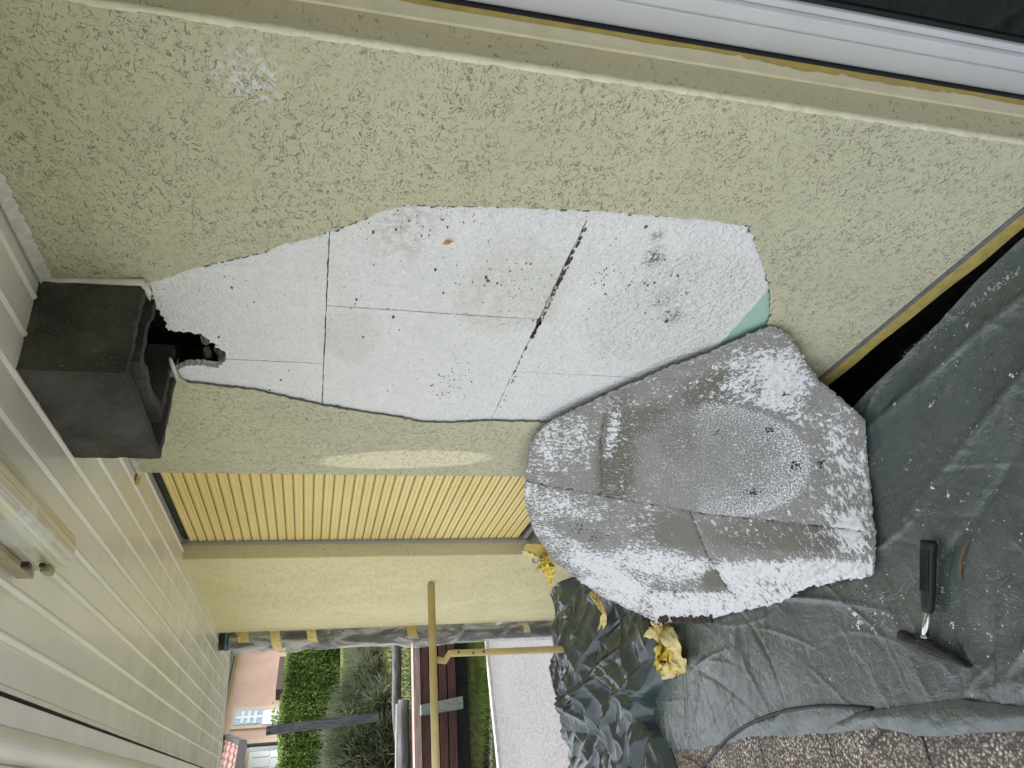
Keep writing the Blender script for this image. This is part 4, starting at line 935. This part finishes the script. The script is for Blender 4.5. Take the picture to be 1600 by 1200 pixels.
big = [(1338, 957, .016), (1344, 970, .018), (1342, 983, .012), (1367, 983, .010), (1300, 1060, .008), (1462, 760, .009), (1484, 772, .010), (1487, 976, .009), (1424, 722, .006), (1440, 797, .005), (1475, 920, .006), (1545, 993, .008), (1520, 1085, .008), (1497, 568, .008), (1455, 632, .008), (1590, 590, .009), (1378, 938, .007), (1407, 933, .006)]
bp = [onsheet(a, b, .001) for a, b, _ in big for k in range(5)]; bp = [p + np.array([r3.normal(0, .006), r3.normal(0, .006), 0]) for p in bp]
flakes('paint_flakes', bp, [np.array([0, 0, 1.0])] * len(bp), [s * r3.uniform(.2, .65) for _, _, s in big for k in range(5)], M_CRUMB, None, 84, .2)

# ================================================================== hand rail at the terrace edge
XRL = -4.70
rl = thing('hand_rail', 'cream painted tube hand rail on a bolted post at the terrace edge', 'railing', (XRL, -.42, FZ))
ra, rb = XX(673.5, 912, XRL), XX(681, 1200, XRL); rb = ra + (rb - ra) * 1.35
G().tube([ra, rb], .0235, 20).build('rail_tube', M_RAIL, rl, smooth=True)
p0, p1 = XX(704, 1021, XRL - .03), XX(886, 1014, XRL - .03)
dv = _n(p1 - p0); loft([p0, p0 + dv * .02, p1 + dv * .25], [(.018, .012), (.020, .014), (.0215, .016)], 12, 2.6, up=(1, 0, 0)).build('post', M_RAIL, rl)
q0, q1, q2 = XX(683, 1031, XRL - .026), XX(695, 1033, XRL - .028), XX(703, 1020, XRL - .016)
loft([q0, q1, q2, q2 + dv * .05], [(.020, .004), (.020, .004), (.018, .004), (.018, .004)], 8, 6, up=(1, 0, 0)).build('bracket_plate', M_RAIL, rl)
for (a, b) in ((717, 1019), (740, 1020), (756, 1018)):
    c = XX(a, b, XRL + .0); G().tube([c + [-.028, 0, 0], c + [.002, 0, 0]], .0058, 8).build('bolt', M_BROWNCLIP, rl)
for (a, b) in ((808, 1017), (829, 1016)):
    c = XX(a, b, XRL - .012); G().tube([c + [-.01, 0, 0], c + [.0, 0, 0]], .004, 8).build('rivet', M_TRAY, rl)

# ================================================================== downpipe wrapped in clear film at the house corner
dp = thing('wrapped_downpipe', 'dark downpipe at the house corner wrapped in clear film and taped', 'downpipe', (-6.12, -.085, GZ))
pa, pb = (XX(340, 1003, -6.12)), XX(858, 994, -6.12)
cxy = np.array([-6.12, pa[1]]); ez_ = np.linspace(CZ - .005, -.45, 90)
G().tube([(cxy[0], cxy[1] + .004 * math.sin(z), z) for z in (CZ - .004, 1.4, .4, GZ)], .066, 20).build('pipe', M_PIPE, dp, smooth=True)
G().tube([(cxy[0], cxy[1], CZ - .045), (cxy[0], cxy[1], CZ - .062)], .0685, 20).build('ring', M_TEAL, dp, smooth=True)
P = np.zeros((90, 49, 3)); rw = np.random.default_rng(91)
for i, z in enumerate(ez_[:90]):
    zz_ = z - .075 if i == 0 else min(z, CZ - .075)
    tight = max(math.exp(-((z - h_) / .05) ** 2) for h_ in (2.20, 2.02, 1.76, 1.10, .30))
    for j in range(49):
        a = 2 * math.pi * j / 48; r_ = .074 + (1 - .8 * tight) * (.012 + .016 * vnoise(np.array([a * 1.6 + z * .8]), np.array([z * 2.2]), 92)[0] + .009 * abs(vnoise(np.array([a * 4 + z * 5]), np.array([z * 5]), 93)[0])) + .006 * (abs(((a * 3 + z * 4) % 1) - .5))
        P[i, j] = (cxy[0] + r_ * math.cos(a), cxy[1] + r_ * math.sin(a) * 1.0, zz_)
P[:, 48] = P[:, 0]
G().grid(P).build('film_wrap', M_FILM, dp, smooth=True)
for (a, b, hgt, th0, wd_) in ((381, 990, .075, .55, 1.2), (430, 1003, .07, -.2, 2.3), (487, 1001, .07, .2, 1.3), (643, 993, .075, .2, 1.3), (823, 999, .05, -.1, .8)):
    c = XX(a, b, -6.05); g_ = []
    an = np.linspace(-wd_ / 2, wd_ / 2, 9) + th0 * .5; rr_ = .094
    G().grid(np.array([[(cxy[0] + (rr_ + .002 * rw.normal()) * math.cos(q), cxy[1] + rr_ * math.sin(q), c[2] + s * hgt * (.5 + .25 * rw.uniform(-1, 1) * (abs(q) > wd_ / 3)) + .02 * q) for q in an] for s in (-1, 0, 1)])).build('tape_patch', M_TAPE_PALE if a != 643 else M_TAPE, dp)

# ================================================================== GARDEN
def fast_mesh(name, V, quads, mat, parent=None, **kw):
    me = bpy.data.meshes.new(name); n_ = len(V); k = quads.shape[1]; b = BASE[parent.name] if parent is not None else np.zeros(3)
    me.vertices.add(n_); me.vertices.foreach_set('co', (V - b).astype(np.float32).ravel()); me.loops.add(quads.size); me.loops.foreach_set('vertex_index', quads.ravel().astype(np.int32))
    me.polygons.add(len(quads)); me.polygons.foreach_set('loop_start', np.arange(0, quads.size, k, dtype=np.int32)); me.polygons.foreach_set('loop_total', np.full(len(quads), k, np.int32)); me.update(); me.validate()
    me.materials.append(mat); o = bpy.data.objects.new(name, me); COL.objects.link(o)
    if parent is not None: o.parent = parent
    for kk, vv_ in kw.items(): o[kk] = vv_
    BASE[o.name] = b; return o
def leaf_mat(name, c0, c1, trans=.25):
    t = NT(name); rn = t.N('ShaderNodeNewGeometry').outputs['Random Per Island']; c = t.mix(rn, c0, c1); c = t.mix(t.map(t.noise(1.6, 4), .35, .65), tuple(x * .8 for x in c0), c)
    t.put(t.b, 'Subsurface Weight', 0.0); t.done(c, .55, None, .35)
    tl = t.N('ShaderNodeBsdfTranslucent'); t.put(tl, 0, c); mx = t.N('ShaderNodeMixShader'); mx.inputs[0].default_value = trans; t.t.links.new(t.b.outputs[0], mx.inputs[1]); t.t.links.new(tl.outputs[0], mx.inputs[2]); t.t.links.new(mx.outputs[0], t.out.inputs['Surface']); return t.m
def leaves(P, size, seed, asp=.5, up=.0):
    r = np.random.default_rng(seed); n_ = len(P); a = r.normal(0, 1, (n_, 3)); a[:, 2] += up; a /= np.linalg.norm(a, axis=1, keepdims=True); b = np.cross(a, r.normal(0, 1, (n_, 3))); b /= np.linalg.norm(b, axis=1, keepdims=True)
    s = (size * r.uniform(.6, 1.3, n_))[:, None]; V = np.stack([P - a * s * .5, P + b * s * asp * .5, P + a * s * .5, P - b * s * asp * .5], 1).reshape(-1, 3); return V, np.arange(n_ * 4).reshape(-1, 4)
rg = np.random.default_rng(101)
# ---- clipped hedge
hl = XX(437, 1225, -19.3); hr = XX(447, 1000, -20.6); hdir = _n(np.array([hr[0] - hl[0], hr[1] - hl[1], 0])); hA = np.array([hl[0], hl[1], 0]) - hdir * 1.5; HLn = np.linalg.norm((hr - hl)[:2]) + 3.5
hback = np.array([-hdir[1], hdir[0], 0]); hback = hback if hback[0] < 0 else -hback
ztop = lambda f: np.interp(f, [0, 1], [hl[2] + .02, hr[2] - .03]); zbt = .80
hedge = thing('hedge', 'clipped green hedge with sunlit top in front of the pink house', 'hedge', hA + hdir * HLn / 2 + [0, 0, zbt])
n1 = 46000; f = rg.random(n1); fc = rg.random(n1); top_ = fc < .28
zz_ = ztop(f) + .06 * vnoise(f * 30, f * 0, 3); dz = rg.exponential(.05, n1)
pos = hA + hdir * (f * HLn)[:, None] + hback * np.where(top_, rg.random(n1) * 1.1, dz * 1.2 - .05 + .07 * vnoise(f * 26, rg.random(n1) * 0 + fc * 9, 5))[:, None]
pos[:, 2] = np.where(top_, zz_ - rg.exponential(.04, n1) + .03, zbt + (zz_ - zbt) * rg.random(n1) ** .9)
V, Q = leaves(pos, .085, 102, .5); fast_mesh('foliage', V, Q, leaf_mat('hedge_leaf', (.10, .17, .035), (.26, .36, .085)), hedge)
c0 = hA + hback * .10; c1 = hA + hback * 1.0
g_ = G(); e_ = hdir * HLn; g_.hexa([c0 + [0, 0, zbt - .3], c0 + e_ + [0, 0, zbt - .3], c0 + e_ + [0, 0, ztop(1) - .08], c0 + [0, 0, ztop(0) - .08]], [c1 + [0, 0, zbt - .3], c1 + e_ + [0, 0, zbt - .3], c1 + e_ + [0, 0, ztop(1) - .08], c1 + [0, 0, ztop(0) - .08]])
g_.build('stems', plain('hedge_wood', (.022, .030, .012), .95, .4, 6), hedge)
# taller sprigs sticking out of the hedge
pos = hA + hdir * (HLn * np.clip(rg.normal(.44, .02, 260), 0, 1))[:, None] + hback * rg.uniform(0, .5, 260)[:, None]; pos[:, 2] = ztop(.44) + rg.uniform(-.05, .26, 260)
V, Q = leaves(pos, .08, 103, .45); fast_mesh('sprig', V, Q, bpy.data.materials['hedge_leaf'], hedge, kind='stuff')
# ---- loose grey-green shrub on the bank
def shrub(name, label, blobs, n_, seed, mat, ln=.26, wd_=.020):
    r = np.random.default_rng(seed); base = np.array(blobs[0][0]); base[2] -= blobs[0][1]
    t_ = thing(name, label, 'shrub', base); w = np.array([b[1] ** 2 for b in blobs]); w /= w.sum(); k = r.choice(len(blobs), n_, p=w); C_ = np.array([b[0] for b in blobs])[k]; R_ = np.array([b[1] for b in blobs])[k]
    d = r.normal(0, 1, (n_, 3)); d /= np.linalg.norm(d, axis=1, keepdims=True); P_ = C_ + d * (R_ * r.uniform(.72, 1.0, n_))[:, None] * np.array([1.1, 1.25, 1.0])
    dr_ = d * .7 + r.normal(0, .55, (n_, 3)) + np.array([0, 0, .25]); dr_ /= np.linalg.norm(dr_, axis=1, keepdims=True); sd = np.cross(dr_, r.normal(0, 1, (n_, 3))); sd /= np.linalg.norm(sd, axis=1, keepdims=True)
    L_ = (ln * r.uniform(.5, 1.4, n_))[:, None]; bend = r.normal(0, .25, (n_, 3)) * L_ * .6; w_ = wd_ * r.uniform(.6, 1.3, n_)[:, None]
    A0 = P_ - sd * w_ * .5; A1 = P_ + sd * w_ * .5; B0 = P_ + dr_ * L_ * .55 + bend * .35 - sd * w_ * .4; B1 = P_ + dr_ * L_ * .55 + bend * .35 + sd * w_ * .4; Tt = P_ + dr_ * L_ + bend
    V = np.stack([A0, A1, B1, B0, Tt, Tt + sd * .003], 1).reshape(-1, 3); i = np.arange(n_)[:, None] * 6; Q = np.concatenate([i + [0, 1, 2, 3], i + [3, 2, 5, 4]])
    fast_mesh('foliage', V, Q, mat, t_)
    g_ = G()
    for c, rad in blobs:
        bm = bmesh.new(); bmesh.ops.create_icosphere(bm, subdivisions=3, radius=rad * .80)
        for v in bm.verts: v.co = Vector(c) + Vector((v.co.x * 1.1, v.co.y * 1.25, v.co.z)) * (1 + .12 * r.uniform(-1, 1))
        bm.verts.index_update(); g_.add([v.co[:] for v in bm.verts], [[v.index for v in f_.verts] for f_ in bm.faces]); bm.free()
    g_.build('branches', plain('shrub_twigs', (.035, .035, .024), .95, .4, 8), t_, kind='stuff'); return t_
def at(px, py, d): return XX(px, py, -d)
M_SHR = leaf_mat('grey_green_needle', (.095, .115, .065), (.20, .225, .14), .25)
shrub('juniper_shrub', 'loose grey green shrub spreading over the bank behind the log rails', [(at(574, 1120, 13.6), .46), (at(572, 1160, 13.4), .52), (at(574, 1205, 13.2), .55), (at(582, 1080, 13.8), .40), (at(594, 1045, 13.9), .26), (at(602, 1012, 14.0), .17), (at(556, 1150, 14.0), .32), (at(554, 1195, 14.0), .34), (at(600, 1100, 13.0), .22), (at(600, 1150, 12.9), .22), (at(576, 1045, 14.3), .22), (at(580, 1012, 14.4), .20), (at(604, 1190, 12.8), .25)], 30000, 111, M_SHR)
# ---- weathered fence post, log rails, plank wall
def wood(name, c0, c1, sc=(1, 1, 1), rough=.85):
    t = NT(name); n = t.noise(9, 6, .6, vec=t.scaled(sc)); c = t.mix(t.map(n, .3, .7), c0, c1); c = t.mix(t.map(t.noise(60, 3), .62, .74), c, tuple(x * 2.2 for x in c1)); return t.done(c, rough, t.bump(n, .5, .012), .25)
M_POST = wood('grey_weathered_post', (.055, .058, .066), (.12, .125, .135), (4, 4, .5))
a, b = at(416, 1142, 12.2), at(592, 1120, 12.2); pw = .058
fp = thing('fence_post', 'grey weathered square post leaning in front of the hedge', 'post', b)
G().hexa([b + [pw, -pw, 0], b + [pw, pw, 0], b + [-pw, pw, 0], b + [-pw, -pw, 0]], [a + [pw, -pw, 0], a + [pw, pw, 0], a + [-pw, pw, 0], a + [-pw, -pw, 0]]).build('post_timber', M_POST, fp)
for s in (-.03, .03): G().box(a + [pw, s - .008, -.06], a + [pw + .012, s + .008, -.02]).build('bolt_hole', M_VOID, fp)
M_LOG = wood('dark_weathered_log', (.050, .050, .052), (.16, .16, .165), (3, .3, 3))
def log(name, label, p, q, r0, over):
    d = _n(q - p); pts_ = [p - d * over[0] + (q - p + d * sum(over)) * i / 10 + np.array([0, 0, .012 * math.sin(i * 1.3)]) for i in range(11)]
    t_ = thing(name, label, 'log rail', (p + q) / 2); G().tube(pts_, [r0 * (1 + .06 * math.sin(i * 2.1)) for i in range(11)], 14, wob=.05).build('trunk', M_LOG, t_, smooth=True); return t_
log('log_rail', 'long thin grey log rail lying behind, directly below the loose shrub', at(618.5, 1006, 11.8), at(622, 1130, 11.8), .068, (.9, .8))
lg2 = log('log_rail', 'thicker dark speckled log in front with its sawn end showing', at(631, 1094, 11.35), at(630, 1205, 11.35), .082, (0, 1.2))
for k, (xx_, rr_) in enumerate(((620.5, .018), (624, .014), (640, .02), (644, .016))):
    p, q = at(xx_, 1100 + 4 * k, 11.45 - .05 * (k > 1)), at(xx_ - 1, 1210, 11.45 - .05 * (k > 1)); G().tube([p, q, q + (q - p) * .8], rr_, 8).build('thin_pole', plain('pale_pole', (.36, .34, .31), .8, .2) if k == 0 else bpy.data.materials['pale_pole'], lg2)
M_PLANK = wood('red_brown_plank', (.045, .022, .017), (.095, .045, .034), (4, .4, 6), .6)
M_CAP = wood('reddish_cap_board', (.24, .17, .15), (.36, .27, .24), (5, .4, 5))  # lighter than the planks: sunlight on the top is put into its colour
pl = thing('plank_wall', 'low retaining wall of dark red brown planks beside the road', 'plank wall', at(700, 1100, 10.75))
DX = 10.75
def bar(name, r0, r1, dth, mat, dd=0.0, par=pl):
    A_, B_ = at(r0[0], 1008, DX - dd), at(r0[1], 1008, DX - dd); C2, D2 = at(r1[0], 1200, DX - dd), at(r1[1], 1200, DX - dd); e1 = (C2 - A_) * 1.0
    A_, B_, C2, D2 = A_ - e1 * 1.2, B_ - e1 * 1.2, C2 + e1 * .5, D2 + e1 * .5; bk = np.array([-dth, 0, 0]); return G().hexa([A_, C2, D2, B_], [A_ + bk, C2 + bk, D2 + bk, B_ + bk]).build(name, mat, par)
bar('cap_board', (645, 655), (648.5, 660), .22, M_CAP, .03)
for (u0, u1, v0, v1) in ((656.2, 668.6, 661, 673.4), (670.4, 682.6, 675, 687), (684.4, 696.6, 689, 701), (698.2, 709.5, 703, 716)): bar('plank', (u0, u1), (v0, v1), .035, M_PLANK)
bar('under_plank_shade', (655, 731), (660, 735), .04, M_VOID, -.16)  # black sheet behind the planks, put in for the shade below them
c0, c1 = at(657, 1110, 10.62), at(722, 1098, 10.62)
G().hexa([c0 + [.07, -.062, 0], c0 + [.07, .062, 0], c0 + [-.06, .062, 0], c0 + [-.06, -.062, 0]], [c1 + [.07, -.075, 0], c1 + [.07, .075, 0], c1 + [-.06, .075, 0], c1 + [-.06, -.075, 0]]).build('upright', wood('green_grey_upright', (.13, .15, .135), (.20, .22, .20), (4, 4, 1)), pl)
# ---- grass verge, weed cloth and grit between wall and road
n_ = 30000; e_ = lambda px, py: HZ(px, py, GZ)
q = np.stack([rg.uniform(724, 766, n_), rg.uniform(985, 1215, n_)], 1); keep = (q[:, 0] < 763 + (q[:, 1] - 1000) * .1) & ~((q[:, 0] > np.interp(q[:, 1], [1080, 1110, 1200], [752, 738, 737])) & (q[:, 0] < np.interp(q[:, 1], [1080, 1110, 1200], [754, 764, 766])) & (q[:, 1] > 1085))
q = q[keep]; P_ = np.array([e_(*p) for p in q]); r = rg
bd = r.normal(0, .35, (len(P_), 3)); bd[:, 2] = 1; bd /= np.linalg.norm(bd, axis=1, keepdims=True); sd = np.cross(bd, r.normal(0, 1, (len(P_), 3))); sd /= np.linalg.norm(sd, axis=1, keepdims=True); L_ = r.uniform(.05, .15, len(P_))[:, None]
V = np.stack([P_ - sd * .006, P_ + sd * .006, P_ + bd * L_ + sd * .001, P_ + bd * L_ - sd * .001], 1).reshape(-1, 3)
fast_mesh('grass', V, np.arange(len(P_) * 4).reshape(-1, 4), leaf_mat('verge_grass', (.16, .24, .045), (.36, .44, .11), .3), kind='stuff')
vv = np.linspace(0, 1, 40); wv = np.linspace(0, 1, 10); W0 = np.array([[e_(np.interp(1082 + 140 * a_, [1080, 1110, 1220], [752, 739, 738]) * (1 - b_) + np.interp(1082 + 140 * a_, [1080, 1110, 1220], [755, 765, 767]) * b_, 1082 + 140 * a_) for b_ in wv] for a_ in vv])
W0[:, :, 2] += .03 + .05 * crumple(W0[:, :, 0], W0[:, :, 1], 3, 3, 121) * .8 + .02
G().grid(W0).build('weed_cloth', plain('black_weed_cloth', (.022, .022, .023), .8, .3, 20, .4), None, smooth=True, label='strip of black weed cloth crumpled along the road verge', cat='weed cloth')
gp = [e_(rg.uniform(755, 770), rg.uniform(1040, 1215)) for k in range(900)]
gp = [p + np.array([0, 0, .005]) for p in gp if P2(p)[0] < 764 + (P2(p)[1] - 1000) * .1]
flakes('verge_gravel', gp, [np.array([0, 0, 1.0])] * len(gp), rg.uniform(.008, .025, len(gp)), plain('gravel_grey', (.36, .33, .29), .9, .3, 8), None, 122, .8)
# ---- rough grass on the bank and lawn
n_ = 26000; X_ = rg.uniform(-19, -11.1, n_); Y_ = rg.uniform(-1.5, 4.5, n_); Zg = terr(-X_); P_ = np.stack([X_, Y_, Zg + .0], 1); bd = rg.normal(0, .5, (n_, 3)); bd[:, 2] = 1; bd /= np.linalg.norm(bd, axis=1, keepdims=True); sd = np.cross(bd, rg.normal(0, 1, (n_, 3))); sd /= np.linalg.norm(sd, axis=1, keepdims=True); L_ = rg.uniform(.04, .13, n_)[:, None]
V = np.stack([P_ - sd * .009, P_ + sd * .009, P_ + bd * L_ + sd * .001, P_ + bd * L_ - sd * .001], 1).reshape(-1, 3)
fast_mesh('bank_grass', V, np.arange(n_ * 4).reshape(-1, 4), leaf_mat('bank_grass_blade', (.10, .12, .045), (.20, .20, .09), .3), kind='stuff')

# ================================================================== pink house next door
F1, F2 = at(400, 1020, 28.0), at(400, 1150, 24.5); fd = F2 - F1; fd[2] = 0; fd = _n(fd); fn = np.array([-fd[1], fd[0], 0]); fn = fn if np.dot(fn, CAM - F1) > 0 else -fn
FP = lambda px, py, off=0.0: PL(px, py, F1 + fn * off, fn)
def pink_mat():
    t = NT('pink_house_render'); c = t.mix(t.map(t.noise(1.2, 4), .3, .7), (.50, .335, .285), (.56, .39, .33)); c = t.mix(t.map(t.noise(12, 4), .4, .7, 0, .3), c, (.44, .30, .25)); return t.done(c, .9, t.bump(t.noise(30, 3), .2, .01), .2)
nb_ = thing('neighbour_house', 'pink neighbouring house with dark gutter and tiled porch roof', 'house', np.array([F1[0], F1[1], 1.1]))
zA, zB = .9, FP(372, 1020)[2]
def fbox(p, q, d0, d1):
    """box on the facade from corner p to corner q, between offsets d0 and d1 in front of it"""
    a = np.array([p[0], p[1], 0]); b = np.array([q[0], q[1], 0]); z0_, z1_ = sorted((p[2], q[2])); c = lambda s, z, o: s + fn * o + np.array([0, 0, z])
    return G().hexa([c(a, z0_, d1), c(b, z0_, d1), c(b, z1_, d1), c(a, z1_, d1)], [c(a, z0_, d0), c(b, z0_, d0), c(b, z1_, d0), c(a, z1_, d0)])
wl, wr = F1 - fd * 8, F1 + fd * 9
fbox(np.array([wl[0], wl[1], zA]), np.array([wr[0], wr[1], zB + .25]), -4, 0).build('wall', pink_mat(), nb_)
M_DK = plain('dark_gutter_paint', (.026, .026, .029), .45, .15); M_CRM = plain('pale_surround', (.52, .43, .33), .8, .08); M_WHT = plain('white_joinery', (.66, .68, .70), .5, .05)
M_SKYGL = NT('bluish_glass').done((.25, .36, .52), .15, None, .6)
zg = zB
for nm_, z0_, z1_, d1, m_ in (('cornice', zg + .0, zg + .05, .10, M_CRM), ('soffit', zg + .055, zg + .16, .30, M_DK), ('gutter', zg + .165, zg + .33, .42, M_DK)):
    fbox(np.array([wl[0], wl[1], z0_]), np.array([wr[0], wr[1], z1_]), .002, d1).build(nm_, m_, nb_)
M_ROOFD = plain('dark_roof_tile', (.10, .065, .055), .85, .3, 3, .5, 8)
rr0 = wl + fn * .45; rr1 = wr + fn * .45
G().hexa([rr0 + [0, 0, zg + .335 - wl[2]], rr1 + [0, 0, zg + .335 - wr[2]], rr1 + [0, 0, zg + .40 - wr[2]], rr0 + [0, 0, zg + .40 - wl[2]]], [rr0 - fn * 4 + [0, 0, zg + 2.3 - wl[2]], rr1 - fn * 4 + [0, 0, zg + 2.3 - wr[2]], rr1 - fn * 4 + [0, 0, zg + 2.4 - wr[2]], rr0 - fn * 4 + [0, 0, zg + 2.4 - wl[2]]]).build('roof', M_ROOFD, nb_)
# glazed door with white lower panel
w_ = fbox(FP(366, 1108), FP(450, 1136), .003, .05).build('window', M_CRM, nb_)
fbox(FP(369, 1111.5, .055), FP(409.5, 1130.5, .055), -.005, .01).build('pane', M_SKYGL, w_)
for k in range(1, 4): xk = 369 + 40.5 * k / 4; fbox(FP(xk - .55, 1111.5, .06), FP(xk + .55, 1130.5, .06), .0, .02).build('glazing_bar', M_WHT, w_)
fbox(FP(369, 1120.5, .06), FP(409.5, 1121.7, .06), .001, .018).build('glazing_bar', M_WHT, w_)
fbox(FP(411.5, 1111, .055), FP(450, 1130, .055), -.004, .02).build('lower_panel', M_WHT, w_)
# low dark window canopy above the hedge
fbox(FP(436.5, 1041), FP(440.5, 1093), .003, .35).build('window_canopy', plain('dark_brown_timber', (.05, .03, .025), .6, .2), nb_)
fbox(FP(441, 1045), FP(452, 1090), .002, .02).build('basement_window', plain('orange_brown_wood', (.20, .09, .05), .6, .2), nb_)
# front door
d_ = fbox(FP(388, 1158), FP(450, 1240), .003, .04).build('door_surround', M_CRM, nb_)
fbox(FP(392, 1164, .045), FP(450, 1236, .045), -.002, .02).build('door', M_WHT, d_)
for (u0, v0, u1, v1) in ((396, 1172, 420, 1182), (396, 1188, 420, 1198), (424, 1172, 446, 1182), (424, 1188, 446, 1198)): fbox(FP(u0, v0, .066), FP(u1, v1, .066), .0, .012).build('door_panel', M_WHT, d_)
hpnt = FP(424, 1168, .09); G().box(hpnt - [.03, .03, .05], hpnt + [.03, .03, .05]).build('handle', M_DK, d_)
# porch roof: sloping wavy tiles between dark barge boards
o0 = FP(352, 1151, .0); o1 = FP(379, 1161, 1.5); o2 = o1 + fd * 3.2; o3 = o0 + fd * 3.2
nu, nv = 70, 5; tg = G()
for c in range(4):
    rows_ = []
    for e, s in ((c / 4, 0.0), ((c + 1.12) / 4, .05)):
        a, b = L(o0, o1, e), L(o3, o2, e); rows_.append([L(a, b, i / (nu - 1)) + np.array([0, 0, s + .035 * abs(math.sin(i / (nu - 1) * math.pi * 11))]) for i in range(nu)])
    rows_.append([p - np.array([0, 0, .07]) for p in rows_[1]]); tg.grid(np.array(rows_))
tg.build('porch_tiles', plain('red_brown_porch_tile', (.20, .115, .095), .85, .35, 5, .3, 20), nb_, kind='stuff')
for nm_, (a, b) in (('barge_board', (o0, o1)), ('porch_gutter', (o1, o2))):
    v_ = np.array([0, 0, .17]); n_o = _n(np.cross(b - a, [0, 0, 1])) * .06; G().hexa([a - v_ * .6 - n_o, b - v_ * .6 - n_o, b + v_ * .5 - n_o, a + v_ * .5 - n_o], [a - v_ * .6 + n_o, b - v_ * .6 + n_o, b + v_ * .5 + n_o, a + v_ * .5 + n_o]).build(nm_, M_DK, nb_)
pp0 = o1 - np.array([0, 0, .12]) + fd * .12; G().tube([pp0, np.array([pp0[0], pp0[1], .9])], .05, 10).build('porch_pipe', M_DK, nb_)
pp0 = pp0 + fd * .16; G().box(pp0 - [.05, .05, 3.0], pp0 + [.05, .05, -.06]).build('porch_post', M_WHT, nb_)

for nm_, lb_, ct_ in (('foam_crumbs', 'tiny white foam crumbs scattered over the plastic film', 'crumbs'), ('plaster_grit', 'grey plaster grit lying along the folds of the plastic film', 'grit'), ('paint_flakes', 'larger white paint flakes on the film around the hammer', 'flakes'),
                      ('grass', 'bright green grass verge between the plank wall and the road', 'grass'), ('verge_gravel', 'pale gravel along the edge of the road', 'gravel'), ('bank_grass', 'rough yellowish grass on the bank and lawn before the hedge', 'grass')):
    bpy.data.objects[nm_]['label'] = lb_; bpy.data.objects[nm_]['category'] = ct_
for o_ in S.objects:
    if o_.parent is None and o_.name.startswith('log_rail'): o_['group'] = 'log rails along the bank'
    if o_.parent is None and o_.name.startswith('tape_strip'): o_['group'] = 'loose tape strips on the bunched film'
